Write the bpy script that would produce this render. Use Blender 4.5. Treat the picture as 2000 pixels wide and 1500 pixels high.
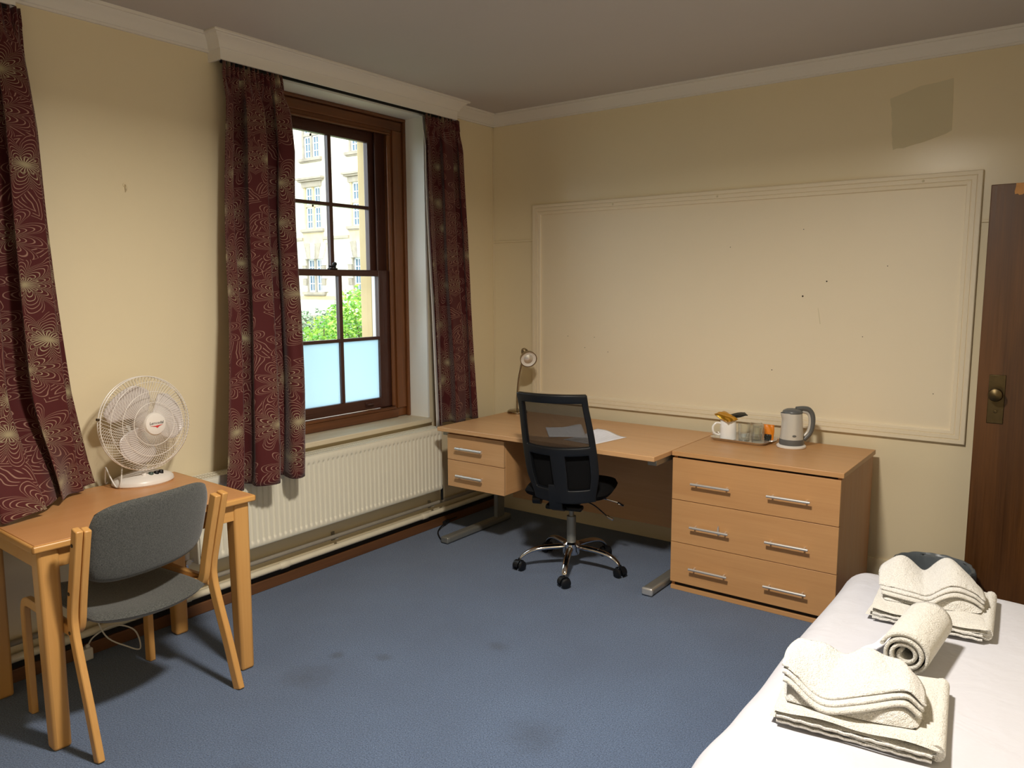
import bpy, bmesh, math, random
from mathutils import Vector, Matrix
random.seed(7)
PI = math.pi
sc = bpy.context.scene
for o in list(bpy.data.objects): bpy.data.objects.remove(o)
C = sc.collection
# ------------------------------------------------------------------ camera, world, exposure
cam = bpy.data.cameras.new('camera'); camo = bpy.data.objects.new('camera', cam); C.objects.link(camo)
cam.sensor_width = 36; cam.lens = 36 * 1510.23 / 2000; cam.clip_end = 200
camo.location = (3.35294, -4.29134, 1.56261); camo.rotation_euler = (1.4456, 0.0032, 0.6399)
sc.camera = camo
w = bpy.data.worlds.new('overcast_sky'); sc.world = w; w.use_nodes = True
bg = w.node_tree.nodes['Background']; bg.inputs[0].default_value = (.82, .92, 1, 1); bg.inputs[1].default_value = 4.1
vs = sc.view_settings; vs.view_transform = 'Standard'; vs.look = 'None'; vs.gamma = 1; vs.use_curve_mapping = False
vs.exposure = 0.2
LAMP_W = 72; LAMP_COL = (1, .93, .83)

# ------------------------------------------------------------------ helpers
class G:
    def __init__(s): s.v = []; s.f = []; s.uv = []
    def face(s, idx): s.f.append(tuple(idx))
    def box(s, x0, x1, y0, y1, z0, z1):
        b = len(s.v)
        s.v += [(x0,y0,z0),(x1,y0,z0),(x1,y1,z0),(x0,y1,z0),(x0,y0,z1),(x1,y0,z1),(x1,y1,z1),(x0,y1,z1)]
        for q in ((0,3,2,1),(4,5,6,7),(0,1,5,4),(1,2,6,5),(2,3,7,6),(3,0,4,7)): s.f.append(tuple(b+i for i in q))
        return s
    def tube(s, pts, r, n=8, cap=True, closed=False):
        pts = [Vector(p) for p in pts]; m = len(pts); b = len(s.v)
        rs = r if isinstance(r, (list, tuple)) else [r]*m
        up = None
        for i, p in enumerate(pts):
            if closed: t = pts[(i+1) % m] - pts[i-1]
            else: t = (pts[min(i+1,m-1)] - pts[max(i-1,0)])
            if t.length < 1e-9: t = Vector((0,0,1))
            t.normalize()
            if up is None:
                up = Vector((0,0,1)) if abs(t.z) < .9 else Vector((1,0,0))
            a = up - t*up.dot(t)
            if a.length < 1e-6: a = Vector((1,0,0)) - t*t.x
            a.normalize(); up = a; c = t.cross(a)
            for k in range(n):
                q = 2*PI*k/n
                s.v.append(tuple(p + (a*math.cos(q) + c*math.sin(q))*rs[i]))
        for i in range(m if closed else m-1):
            j = (i+1) % m
            for k in range(n):
                l = (k+1) % n
                s.f.append((b+i*n+k, b+i*n+l, b+j*n+l, b+j*n+k))
        if cap and not closed:
            s.f.append(tuple(b+k for k in range(n))[::-1]); s.f.append(tuple(b+(m-1)*n+k for k in range(n)))
        return s
    def cyl(s, p, q, r, r2=None, n=20): return s.tube([p, q], [r, r if r2 is None else r2], n)
    def lathe(s, prof, n=32, o=(0,0,0), sx=1, sy=1, M=None):
        b = len(s.v); m = len(prof)
        for r, z in prof:
            for k in range(n):
                q = 2*PI*k/n; p = Vector((r*sx*math.cos(q), r*sy*math.sin(q), z))
                if M is not None: p = M @ p
                s.v.append(tuple(p + Vector(o)))
        for i in range(m-1):
            for k in range(n):
                l = (k+1) % n
                s.f.append((b+i*n+k, b+i*n+l, b+(i+1)*n+l, b+(i+1)*n+k))
        if prof[0][0] > 1e-6: s.f.append(tuple(b+k for k in range(n))[::-1])
        if prof[-1][0] > 1e-6: s.f.append(tuple(b+(m-1)*n+k for k in range(n)))
        return s
    def grid(s, fn, nu, nv, uv=None, skip=None):
        b = len(s.v); us = []
        for j in range(nv+1):
            for i in range(nu+1):
                s.v.append(tuple(fn(i/nu, j/nv)))
        for j in range(nv):
            for i in range(nu):
                if skip and skip((i+.5)/nu, (j+.5)/nv): continue
                q = (b+j*(nu+1)+i, b+j*(nu+1)+i+1, b+(j+1)*(nu+1)+i+1, b+(j+1)*(nu+1)+i)
                s.f.append(q)
                if uv: s.uv.append([uv(i/nu,j/nv), uv((i+1)/nu,j/nv), uv((i+1)/nu,(j+1)/nv), uv(i/nu,(j+1)/nv)])
        return s
    def prism(s, poly, axis, a, b_, mp=None):
        # poly: 2d points; axis: extrusion axis index
        b = len(s.v); n = len(poly)
        for h in (a, b_):
            for p in poly:
                q = {0:(h,p[0],p[1]), 1:(p[0],h,p[1]), 2:(p[0],p[1],h)}[axis]
                s.v.append(q if mp is None else mp(q))
        for k in range(n):
            l = (k+1) % n; s.f.append((b+k, b+l, b+n+l, b+n+k))
        s.f.append(tuple(b+k for k in range(n))[::-1]); s.f.append(tuple(b+n+k for k in range(n)))
        return s
    def strip(s, path, th, axis, a, b_, mp=None):
        # flat bar bent along a 2d path, thickness th in plane, from a to b_ along axis
        n = len(path); L = []; R_ = []
        for i, p in enumerate(path):
            p0 = path[max(i-1,0)]; p1 = path[min(i+1,n-1)]
            t = Vector((p1[0]-p0[0], p1[1]-p0[1])); t.normalize(); nn = Vector((-t.y, t.x))*th/2
            L.append((p[0]+nn.x, p[1]+nn.y)); R_.append((p[0]-nn.x, p[1]-nn.y))
        b = len(s.v)
        for i in range(n):
            for (q, h) in ((L[i],a),(R_[i],a),(R_[i],b_),(L[i],b_)):
                z = {0:(h,q[0],q[1]), 1:(q[0],h,q[1]), 2:(q[0],q[1],h)}[axis]
                s.v.append(z if mp is None else mp(z))
        for i in range(n-1):
            for k in range(4):
                l = (k+1) % 4; s.f.append((b+i*4+k, b+i*4+l, b+(i+1)*4+l, b+(i+1)*4+k))
        s.f.append((b,b+1,b+2,b+3)[::-1]); e = b+(n-1)*4; s.f.append((e,e+1,e+2,e+3))
        return s
    def map(s, fn): s.v = [tuple(fn(Vector(p))) for p in s.v]; return s
    def mesh(s, name, mat, smooth=True, ang=40, off=None):
        me = bpy.data.meshes.new(name)
        vv = s.v if off is None else [(p[0]-off[0], p[1]-off[1], p[2]-off[2]) for p in s.v]
        me.from_pydata(vv, [], s.f); me.update()
        bm = bmesh.new(); bm.from_mesh(me); bmesh.ops.recalc_face_normals(bm, faces=bm.faces); bm.to_mesh(me); bm.free()
        if s.uv and len(s.uv) == len(me.polygons):
            ul = me.uv_layers.new(name='UVMap'); vid = {}
            for fi, p in enumerate(me.polygons):
                src = dict(zip(s.f[fi], s.uv[fi]))
                for li in p.loop_indices: ul.data[li].uv = src[me.loops[li].vertex_index]
        if smooth:
            me.polygons.foreach_set('use_smooth', [True]*len(me.polygons))
            me.set_sharp_from_angle(angle=math.radians(ang))
        me.materials.append(mat)
        return me
    def build(s, name, mat, parent=None, bevel=0, seg=2, smooth=True, ang=40, world=False, solid=0, sub=0, sharp=True):
        off = tuple(parent.location) if (world and parent) else None
        if world and parent and parent.parent: off = tuple(Vector(off) + parent.parent.location)
        me = s.mesh(name, mat, smooth, ang, off)
        o = bpy.data.objects.new(name, me); C.objects.link(o)
        if parent: o.parent = parent
        if solid:
            m = o.modifiers.new('solid','SOLIDIFY'); m.thickness = solid; m.offset = 0
        if bevel:
            m = o.modifiers.new('bevel','BEVEL'); m.width = bevel; m.segments = seg; m.limit_method = 'ANGLE'; m.angle_limit = math.radians(35)
        if sub:
            m = o.modifiers.new('sub','SUBSURF'); m.levels = sub; m.render_levels = sub
        return o
def tag(o, label=None, cat=None, group=None, kind=None):
    if label: o['label'] = label
    if cat: o['category'] = cat
    if group: o['group'] = group
    if kind: o['kind'] = kind
    return o
def thing(name, label, cat, loc=(0,0,0), rz=0, group=None, kind=None):
    o = bpy.data.objects.new(name, None); C.objects.link(o); o.empty_display_size = .05
    o.location = loc; o.rotation_euler = (0,0,rz)
    return tag(o, label, cat, group, kind)
def share(src, name, parent, loc=(0,0,0), rot=(0,0,0)):
    o = bpy.data.objects.new(name, src.data); C.objects.link(o); o.parent = parent; o.location = loc; o.rotation_euler = rot
    for m in src.modifiers:
        n = o.modifiers.new(m.name, m.type)
        for a in ('width','segments','limit_method','angle_limit','thickness','offset','levels','render_levels'):
            if hasattr(m, a): setattr(n, a, getattr(m, a))
    return o
def sm(a, b, x):
    t = max(0, min(1, (x-a)/(b-a))); return t*t*(3-2*t)
def bez(P, n=24):
    # catmull-rom through points
    P = [Vector(p) for p in P]; out = []; m = len(P)
    for i in range(m-1):
        p0 = P[max(i-1,0)]; p1 = P[i]; p2 = P[i+1]; p3 = P[min(i+2,m-1)]; k = max(2, n//(m-1))
        for j in range(k):
            t = j/k
            out.append(.5*((2*p1)+(p2-p0)*t+(2*p0-5*p1+4*p2-p3)*t*t+(3*p1-p0-3*p2+p3)*t**3))
    out.append(P[-1]); return out
def text_mesh(name, body, size, mat, parent, M, shear=0, ex=.0003):
    cu = bpy.data.curves.new(name, 'FONT'); cu.body = body; cu.size = size; cu.align_x = 'CENTER'; cu.align_y = 'CENTER'; cu.extrude = ex; cu.shear = shear
    t = bpy.data.objects.new('tmp', cu); C.objects.link(t)
    dg = bpy.context.evaluated_depsgraph_get(); me = bpy.data.meshes.new_from_object(t.evaluated_get(dg)); me.name = name
    bpy.data.objects.remove(t)
    me.transform(M); me.materials.clear(); me.materials.append(mat)
    o = bpy.data.objects.new(name, me); C.objects.link(o); o.parent = parent; return o

# ------------------------------------------------------------------ materials
def lin(r, g, b):
    f = lambda c: (c/255/12.92 if c <= 10 else ((c/255+.055)/1.055)**2.4)
    return (f(r), f(g), f(b), 1)
class NT:
    def __init__(s, name):
        s.m = bpy.data.materials.new(name); s.m.use_nodes = True; s.t = s.m.node_tree; s.p = s.t.nodes['Principled BSDF']; s.out = s.t.nodes['Material Output']
    def n(s, typ, **kw):
        x = s.t.nodes.new(typ)
        for k, v in kw.items(): setattr(x, k, v)
        return x
    def set(s, sock, v):
        if hasattr(v, 'is_linked') or isinstance(v, bpy.types.NodeSocket): s.t.links.new(v, sock)
        else: sock.default_value = v
    def ma(s, op, a, b=0, c=0):
        x = s.n('ShaderNodeMath', operation=op); s.set(x.inputs[0], a); s.set(x.inputs[1], b)
        if op in ('MULTIPLY_ADD','SMOOTH_MIN','SMOOTH_MAX','WRAP','COMPARE'): s.set(x.inputs[2], c)
        return x.outputs[0]
    def mr(s, v, a, b, c=0, d=1):
        x = s.n('ShaderNodeMapRange'); s.set(x.inputs[0], v)
        for i, q in enumerate((a,b,c,d)): x.inputs[1+i].default_value = q
        return x.outputs[0]
    def mix(s, f, a, b):
        x = s.n('ShaderNodeMix', data_type='RGBA'); s.set(x.inputs[0], f); s.set(x.inputs[6], a); s.set(x.inputs[7], b); return x.outputs[2]
    def coord(s, kind='Object', scale=(1,1,1), rot=(0,0,0), loc=(0,0,0)):
        t = s.n('ShaderNodeTexCoord'); mp = s.n('ShaderNodeMapping'); s.t.links.new(t.outputs[kind], mp.inputs[0])
        mp.inputs['Scale'].default_value = scale; mp.inputs['Rotation'].default_value = rot; mp.inputs['Location'].default_value = loc
        return mp.outputs[0]
    def noise(s, co, scale, det=3, rough=.5, dist=0, dims='3D'):
        x = s.n('ShaderNodeTexNoise', noise_dimensions=dims); s.t.links.new(co, x.inputs['Vector']); x.inputs['Scale'].default_value = scale
        x.inputs['Detail'].default_value = det; x.inputs['Roughness'].default_value = rough; x.inputs['Distortion'].default_value = dist
        return x.outputs[0]
    def bump(s, h, strength=.3, dist=.002):
        x = s.n('ShaderNodeBump'); x.inputs['Strength'].default_value = strength; x.inputs['Distance'].default_value = dist
        s.t.links.new(h, x.inputs['Height']); s.t.links.new(x.outputs[0], s.p.inputs['Normal'])
    def base(s, col=None, rough=.5, metal=0, spec=.5):
        if col is not None: s.set(s.p.inputs['Base Color'], col)
        s.set(s.p.inputs['Roughness'], rough); s.set(s.p.inputs['Metallic'], metal); s.set(s.p.inputs['Specular IOR Level'], spec); return s
def plain(name, rgb, rough=.5, metal=0, spec=.5, var=.08, vs_=12, bump=0, bs=200, coat=0):
    s = NT(name); c = lin(*rgb)
    if var:
        f = s.noise(s.coord(), vs_, 3); lo = tuple(x*(1-var) for x in c[:3])+(1,); hi = tuple(min(1,x*(1+var)) for x in c[:3])+(1,)
        s.base(s.mix(f, lo, hi), rough, metal, spec)
    else: s.base(c, rough, metal, spec)
    if bump: s.bump(s.noise(s.coord(), bs, 2), bump, .001)
    if coat: s.p.inputs['Coat Weight'].default_value = coat
    return s.m
def wood(name, c1, c2, axis='x', rough=.35, fine=60, spec=.5, contrast=1.0, coat=0):
    s = NT(name); sc_ = {'x':(1.2,14,14),'y':(14,1.2,14),'z':(14,14,1.2)}[axis]; s2 = {'x':(3,fine*2,fine*2),'y':(fine*2,3,fine*2),'z':(fine*2,fine*2,3)}[axis]
    a = s.noise(s.coord(scale=sc_), 1.0, 5, .55, .6); b = s.noise(s.coord(scale=s2), 1.0, 3, .5)
    f = s.ma('ADD', s.ma('MULTIPLY', a, .65), s.ma('MULTIPLY', b, .35)); f = s.mr(f, .5-.28/contrast, .5+.28/contrast)
    s.base(s.mix(f, lin(*c1), lin(*c2)), s.mr(b, .3, .7, rough-.04, rough+.08), 0, spec); s.bump(b, .06, .0006)
    if coat: s.p.inputs['Coat Weight'].default_value = coat; s.p.inputs['Coat Roughness'].default_value = .2
    return s.m
def wallpaint(name, rgb, rough=.42, var=.04):
    s = NT(name); c = lin(*rgb); co = s.coord()
    f = s.noise(co, 1.3, 5, .6); s.base(s.mix(f, tuple(x*(1-var) for x in c[:3])+(1,), tuple(min(1,x*(1+var)) for x in c[:3])+(1,)), rough, 0, .5)
    s.bump(s.ma('ADD', s.noise(co, 22, 4), s.ma('MULTIPLY', s.noise(co, 160, 2), .4)), .12, .003); return s.m
M = {}
M['wall'] = wallpaint('cream_wall_paint', (236,221,186), .27)
M['board'] = wallpaint('cream_board_paint', (238,224,195), .42)
M['ceiling'] = wallpaint('ceiling_paint', (200,193,188), .8)
M['cornice'] = wallpaint('cornice_paint', (234,229,220), .5)
M['reveal'] = wallpaint('white_reveal_paint', (240,238,230), .5)
M['patch'] = wallpaint('matt_patch_finish', (218,206,172), .95)
M['radiator'] = plain('radiator_enamel', (232,226,206), .3, 0, .5, .03, 4)
M['pipe'] = plain('pipe_paint', (226,216,190), .4, 0, .5, .08, 20)
M['pipe2'] = plain('grey_pipe_paint', (150,142,128), .45, 0, .5, .1, 20)
M['desk'] = wood('beech_laminate_x', (200,152,104), (218,174,126), 'x', .36)
M['desky'] = wood('beech_laminate_y', (206,150,96), (222,172,118), 'y', .36)
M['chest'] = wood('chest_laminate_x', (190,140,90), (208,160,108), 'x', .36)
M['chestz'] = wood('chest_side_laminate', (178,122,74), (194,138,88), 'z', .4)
M['tabletop'] = wood('table_laminate_y', (196,138,86), (210,154,100), 'y', .32)
M['beech'] = wood('lacquered_beech_z', (196,142,76), (212,162,96), 'z', .34)
M['beechy'] = wood('lacquered_beech_y', (196,142,76), (212,162,96), 'y', .34)
M['winwood'] = wood('brown_window_wood_z', (84,48,24), (138,84,44), 'z', .34, 50, .5, 1.2)
M['winwoody'] = wood('brown_window_wood_y', (80,46,26), (126,78,44), 'y', .34, 50, .5, 1.2)
M['sash'] = wood('dark_sash_wood_z', (58,34,28), (88,54,42), 'z', .3, 50)
M['sashy'] = wood('dark_sash_wood_y', (58,34,28), (88,54,42), 'y', .3, 50)
M['sill'] = wood('worn_sill_paint', (196,180,148), (226,214,188), 'y', .5, 40)
M['door'] = wood('mahogany_door_z', (66,38,12), (104,64,24), 'z', .38, 70, .5, 1.3)
M['skirt'] = wood('brown_skirting_y', (82,52,30), (118,78,46), 'y', .45)
M['gapshade'] = plain('painted_gap_shade', (26,22,20), .8)  # near-black colour standing in for shade in gaps
M['steel'] = plain('brushed_steel', (224,222,218), .36, .75, .5, .03)
M['chrome'] = plain('chrome', (225,225,228), .07, 1, .5, 0)
M['silver'] = plain('silver_paint', (150,150,144), .38, .6, .5, .04)
M['blackplastic'] = plain('black_plastic', (15,17,21), .42, 0, .5, .1, 30)
M['blackfabric'] = plain('black_fabric', (13,13,15), .95, 0, .2, .3, 300, .3, 900)
M['greyfabric'] = None
M['whiteplastic'] = plain('white_plastic', (232,226,218), .32, 0, .5, .02)
M['bladeplastic'] = plain('blade_plastic', (212,204,200), .3, 0, .5, .03)
M['knob'] = plain('grey_green_knob', (66,80,72), .4)
M['brass'] = plain('old_brass', (92,78,52), .38, .9, .5, .25, 40)
M['lampmetal'] = plain('lamp_metal', (150,136,116), .2, 1, .5, .05)
M['ceramic'] = plain('white_ceramic', (240,240,238), .12, 0, .5, .01)
M['kettle'] = plain('kettle_silver_plastic', (205,202,194), .3, .15, .5, .02)
M['kettlegrey'] = plain('kettle_grey_plastic', (96,98,98), .35, 0, .5, .04)
M['gold'] = plain('gold_foil', (214,160,52), .22, .8, .5, .2, 60, .5, 90)
M['blackfoil'] = plain('black_foil', (36,38,34), .25, .2, .5, .2, 60, .5, 90)
M['orange'] = plain('orange_sachet', (236,138,24), .4, 0, .5, .12, 60)
M['greensachet'] = plain('green_sachet', (92,128,108), .4, 0, .5, .1, 60)
M['liner'] = plain('grey_bin_liner', (104,112,118), .3, 0, .5, .2, 25, .6, 60)
M['bin'] = plain('black_bin_plastic', (30,30,32), .5)
M['duvet'] = None
M['red'] = plain('red_print', (206,60,60), .5, 0, .5, 0)
M['ink'] = plain('black_print', (20,18,18), .5, 0, .5, 0)
M['hole'] = plain('dark_pin_hole', (70,58,42), .9, 0, .1, 0)
M['rawwood'] = plain('bare_chipped_wood', (196,142,84), .6, 0, .3, .15, 60)
M['cordwhite'] = plain('white_cord', (214,210,202), .4, 0, .5, 0)
M['black'] = plain('black_rubber', (14,14,15), .5, 0, .4, 0)
def mk_carpet():
    s = NT('blue_carpet'); co = s.coord()
    n1 = s.noise(co, 210, 2, .8); n2 = s.noise(co, 2.2, 4, .6); n3 = s.noise(co, 120, 2)
    c = s.mix(s.mr(n1, .30, .70), lin(40,54,80), lin(116,137,168)); c = s.mix(s.mr(n2, .3, .75, 0, .35), c, lin(66,76,98)); c = s.mix(s.mr(n3, .62, .8, 0, .30), c, lin(134,148,170))
    sep = s.n('ShaderNodeSeparateXYZ'); s.t.links.new(co, sep.inputs[0]); wob = s.noise(co, 14, 4)
    for (x, y, r, a) in ((.92,-2.42,.11,.26),(1.9,-2.22,.12,.24),(1.38,-1.75,.05,.3),(1.05,-2.12,.04,.35),(1.25,-2.95,.05,.3),(.87,-2.22,.035,.4)):
        dx = s.ma('SUBTRACT', sep.outputs[0], x); dy = s.ma('SUBTRACT', sep.outputs[1], y)
        d = s.ma('SQRT', s.ma('ADD', s.ma('MULTIPLY', dx, dx), s.ma('MULTIPLY', dy, dy))); d = s.ma('ADD', d, s.ma('MULTIPLY', s.ma('SUBTRACT', wob, .5), r*1.6))
        c = s.mix(s.mr(d, r*.2, r*1.1, a, 0), c, lin(50,52,58))
    s.base(c, .97, 0, .1); s.bump(s.ma('ADD', n1, s.ma('MULTIPLY', n3, .7)), .9, .004); s.p.inputs['Sheen Weight'].default_value = .25; return s.m
M['carpet'] = mk_carpet()
def mk_fabric(name, a, b, scale=330):
    s = NT(name); co = s.coord(); n = s.noise(co, scale, 2, .7); m = s.noise(co, 160, 2)
    f = s.ma('ADD', s.ma('MULTIPLY', s.mr(n, .3, .7), .7), s.ma('MULTIPLY', m, .3)); s.base(s.mix(f, lin(*a), lin(*b)), .95, 0, .15)
    s.bump(n, .6, .0015); s.p.inputs['Sheen Weight'].default_value = .3; return s.m
M['greyfabric'] = mk_fabric('grey_upholstery', (32,33,34), (104,105,101))
def mk_towel(name, a, b):
    s = NT(name); co = s.coord(); n = s.noise(co, 260, 2, .8); m = s.noise(co, 60, 3)
    s.base(s.mix(s.mr(n, .25, .75), lin(*a), lin(*b)), .97, 0, .1); s.bump(s.ma('ADD', n, m), 1.0, .007); s.p.inputs['Sheen Weight'].default_value = .35; return s.m
M['towel'] = mk_towel('cream_towelling', (208,204,194), (238,235,228))
M['towel2'] = mk_towel('white_towelling', (212,209,202), (240,238,234))
def mk_duvet():
    s = NT('white_cotton'); co = s.coord(); s.base(lin(188,188,195), .85, 0, .2)
    s.bump(s.ma('ADD', s.noise(co, 7, 3, .5, .8), s.ma('MULTIPLY', s.noise(co, 26, 3), .25)), .35, .02); s.p.inputs['Sheen Weight'].default_value = .2; return s.m
M['duvet'] = mk_duvet()
def mk_glass(name, rough=0):
    s = NT(name); tr = s.n('ShaderNodeBsdfTransparent'); gl = s.n('ShaderNodeBsdfGlossy'); gl.inputs['Roughness'].default_value = .02; lw = s.n('ShaderNodeLayerWeight'); lw.inputs[0].default_value = .5; fr = s.ma('MULTIPLY_ADD', s.ma('POWER', lw.outputs['Facing'], 5), .9, .025)
    mx = s.n('ShaderNodeMixShader'); tr.inputs[0].default_value = (.96,.97,.97,1)
    s.t.links.new(fr, mx.inputs[0]); s.t.links.new(tr.outputs[0], mx.inputs[1]); s.t.links.new(gl.outputs[0], mx.inputs[2]); s.t.links.new(mx.outputs[0], s.out.inputs[0]); return s.m
M['glass'] = mk_glass('clear_window_glass')
def mk_frost():
    s = NT('frosted_glass_film'); t = s.n('ShaderNodeBsdfTranslucent'); d = s.n('ShaderNodeBsdfDiffuse'); mx = s.n('ShaderNodeMixShader'); mx.inputs[0].default_value = .12
    f = s.noise(s.coord(), 3, 3); c = s.mix(f, (.60,.73,.80,1), (.64,.77,.83,1)); s.t.links.new(c, t.inputs[0]); d.inputs[0].default_value = (.8,.85,.88,1)
    s.t.links.new(t.outputs[0], mx.inputs[1]); s.t.links.new(d.outputs[0], mx.inputs[2]); s.t.links.new(mx.outputs[0], s.out.inputs[0]); return s.m
M['frost'] = mk_frost()
def mk_tumbler():
    s = NT('tumbler_glass'); tr = s.n('ShaderNodeBsdfTransparent'); tr.inputs[0].default_value = (.97,.98,.975,1); gl = s.n('ShaderNodeBsdfGlossy'); gl.inputs['Roughness'].default_value = .06
    lw = s.n('ShaderNodeLayerWeight'); lw.inputs[0].default_value = .22; mx = s.n('ShaderNodeMixShader'); s.t.links.new(lw.outputs['Facing'], mx.inputs[0])
    s.t.links.new(tr.outputs[0], mx.inputs[1]); s.t.links.new(gl.outputs[0], mx.inputs[2]); s.t.links.new(mx.outputs[0], s.out.inputs[0]); return s.m
M['tumbler'] = mk_tumbler()
def mk_net():
    s = NT('black_chair_netting'); tr = s.n('ShaderNodeBsdfTransparent'); co = s.coord('UV'); sep = s.n('ShaderNodeSeparateXYZ'); s.t.links.new(co, sep.inputs[0])
    a = s.ma('SINE', s.ma('MULTIPLY', s.ma('ADD', sep.outputs[0], sep.outputs[1]), 1250)); b = s.ma('SINE', s.ma('MULTIPLY', s.ma('SUBTRACT', sep.outputs[0], sep.outputs[1]), 1250))
    hole = s.ma('GREATER_THAN', s.ma('MULTIPLY', a, b), .36)
    s.base(lin(24,22,24), .7, 0, .3); mx = s.n('ShaderNodeMixShader'); s.t.links.new(hole, mx.inputs[0]); s.t.links.new(s.p.outputs[0], mx.inputs[1]); s.t.links.new(tr.outputs[0], mx.inputs[2]); s.t.links.new(mx.outputs[0], s.out.inputs[0]); return s.m
M['net'] = mk_net()
def mk_curtain():
    # maroon cloth printed with outlined flowers and leaves, drawn from two cell patterns in cloth metres
    s = NT('maroon_flower_print'); co0 = s.coord('UV')
    nz = s.n('ShaderNodeTexNoise'); s.t.links.new(co0, nz.inputs['Vector']); nz.inputs['Scale'].default_value = 9; nz.inputs['Detail'].default_value = 2
    vs1 = s.n('ShaderNodeVectorMath', operation='MULTIPLY_ADD'); s.t.links.new(nz.outputs['Color'], vs1.inputs[0]); vs1.inputs[1].default_value = (.05,.05,0); s.t.links.new(co0, vs1.inputs[2]); co = vs1.outputs[0]
    def cell(scale, off, rnd):
        mp = s.n('ShaderNodeMapping'); s.t.links.new(co, mp.inputs[0]); mp.inputs['Location'].default_value = off
        v = s.n('ShaderNodeTexVoronoi', voronoi_dimensions='2D'); s.t.links.new(mp.outputs[0], v.inputs['Vector']); v.inputs['Scale'].default_value = scale; v.inputs['Randomness'].default_value = rnd
        d = s.n('ShaderNodeVectorMath', operation='SUBTRACT'); s.t.links.new(mp.outputs[0], d.inputs[0]); s.t.links.new(v.outputs['Position'], d.inputs[1])
        sp = s.n('ShaderNodeSeparateXYZ'); s.t.links.new(d.outputs[0], sp.inputs[0]); cs = s.n('ShaderNodeSeparateColor'); s.t.links.new(v.outputs['Color'], cs.inputs[0])
        return sp.outputs[0], sp.outputs[1], cs.outputs[0], cs.outputs[1]
    x, y, r1, r2 = cell(5.0, (.03,.05,0), .6)
    r = s.ma('SQRT', s.ma('ADD', s.ma('MULTIPLY', x, x), s.ma('MULTIPLY', y, y))); th = s.ma('ARCTAN2', y, x)
    pet = s.ma('SINE', s.ma('ADD', s.ma('MULTIPLY', th, 5), s.ma('MULTIPLY', r1, 6.28))); pet = s.ma('ABSOLUTE', pet)
    rp = s.ma('DIVIDE', r, s.ma('ADD', .62, s.ma('MULTIPLY', pet, .5)))
    ring = s.ma('ABSOLUTE', s.ma('SINE', s.ma('MULTIPLY', rp, 235))); lines = s.mr(ring, .13, .42, 1, 0)
    inside = s.mr(rp, .114, .118, 1, 0)
    star = s.mr(s.ma('SINE', s.ma('MULTIPLY', th, 24)), .0, .6); star = s.ma('MULTIPLY', star, s.mr(r, .016, .036, 1, 0))
    core = s.mr(r, .004, .014, .6, 0)
    fl = s.ma('MULTIPLY', s.ma('MAXIMUM', s.ma('MULTIPLY', lines, s.mr(r, .018, .034, 0, 1)), star), inside)
    lx, ly, q1, q2 = cell(6.8, (.37,.21,0), .9); an = s.ma('MULTIPLY', q1, 6.28); ca = s.ma('COSINE', an); sa = s.ma('SINE', an)
    a = s.ma('ADD', s.ma('MULTIPLY', lx, ca), s.ma('MULTIPLY', ly, sa)); b = s.ma('SUBTRACT', s.ma('MULTIPLY', ly, ca), s.ma('MULTIPLY', lx, sa))
    lens = s.ma('ADD', s.ma('DIVIDE', s.ma('ABSOLUTE', b), .034), s.ma('POWER', s.ma('ABSOLUTE', s.ma('DIVIDE', a, .085)), 2))
    lring = s.ma('ABSOLUTE', s.ma('SINE', s.ma('MULTIPLY', lens, 9.4))); ll = s.ma('MULTIPLY', s.mr(lring, .14, .46, 1, 0), s.mr(lens, 1.02, 1.06, 1, 0))
    ll = s.ma('MULTIPLY', ll, s.ma('SUBTRACT', 1, inside))
    cl = s.n('ShaderNodeClamp'); s.t.links.new(s.ma('ADD', fl, ll), cl.inputs[0])
    ink = s.mix(s.mr(r, .02, .08), lin(188,178,142), lin(158,122,105))
    weave = s.noise(co0, 500, 2); base = s.mix(weave, lin(62,16,17), lin(88,26,26)); base = s.mix(s.ma('MULTIPLY', core, .8), base, lin(176,164,124))
    s.base(s.mix(s.ma('MULTIPLY', cl.outputs[0], .9), base, ink), .75, 0, .25); s.bump(weave, .15, .001); s.p.inputs['Sheen Weight'].default_value = .2
    return s.m
M['curtain'] = mk_curtain()
M['lining'] = plain('white_curtain_lining', (236,236,236), .9, 0, .1, .02)
def mk_stone(name, c1, c2, mortar=True):
    s = NT(name); co = s.coord(); n = s.noise(co, .5, 5, .65); n2 = s.noise(co, 3, 4); f = s.ma('ADD', s.ma('MULTIPLY', n, .6), s.ma('MULTIPLY', n2, .4))
    c = s.mix(s.mr(f, .3, .7), lin(*c1), lin(*c2))
    if mortar:
        sp = s.n('ShaderNodeSeparateXYZ'); s.t.links.new(co, sp.inputs[0]); cb = s.n('ShaderNodeCombineXYZ'); s.t.links.new(sp.outputs[0], cb.inputs[0]); s.t.links.new(sp.outputs[2], cb.inputs[1])
        b = s.n('ShaderNodeTexBrick'); s.t.links.new(cb.outputs[0], b.inputs['Vector']); b.inputs['Scale'].default_value = 1; b.inputs['Brick Width'].default_value = .72; b.inputs['Row Height'].default_value = .3; b.inputs['Mortar Size'].default_value = .012
        c = s.mix(s.ma('MULTIPLY', b.outputs['Fac'], .35), c, lin(190,172,136))
    s.base(c, .9, 0, .2); return s.m
M['facade'] = mk_stone('cream_ashlar', (222,210,184), (240,234,220))
M['ochre'] = mk_stone('ochre_stone', (212,184,132), (232,212,172), False)
M['greystone'] = mk_stone('weathered_grey_stone', (150,138,124), (196,182,160), False)
M['casement'] = plain('white_casement', (240,246,250), .5, 0, .5, .02)
M['farpane'] = plain('far_window_pane', (96,120,136), .1, 0, .6, .3, 2)
M['leaf'] = None
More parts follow.
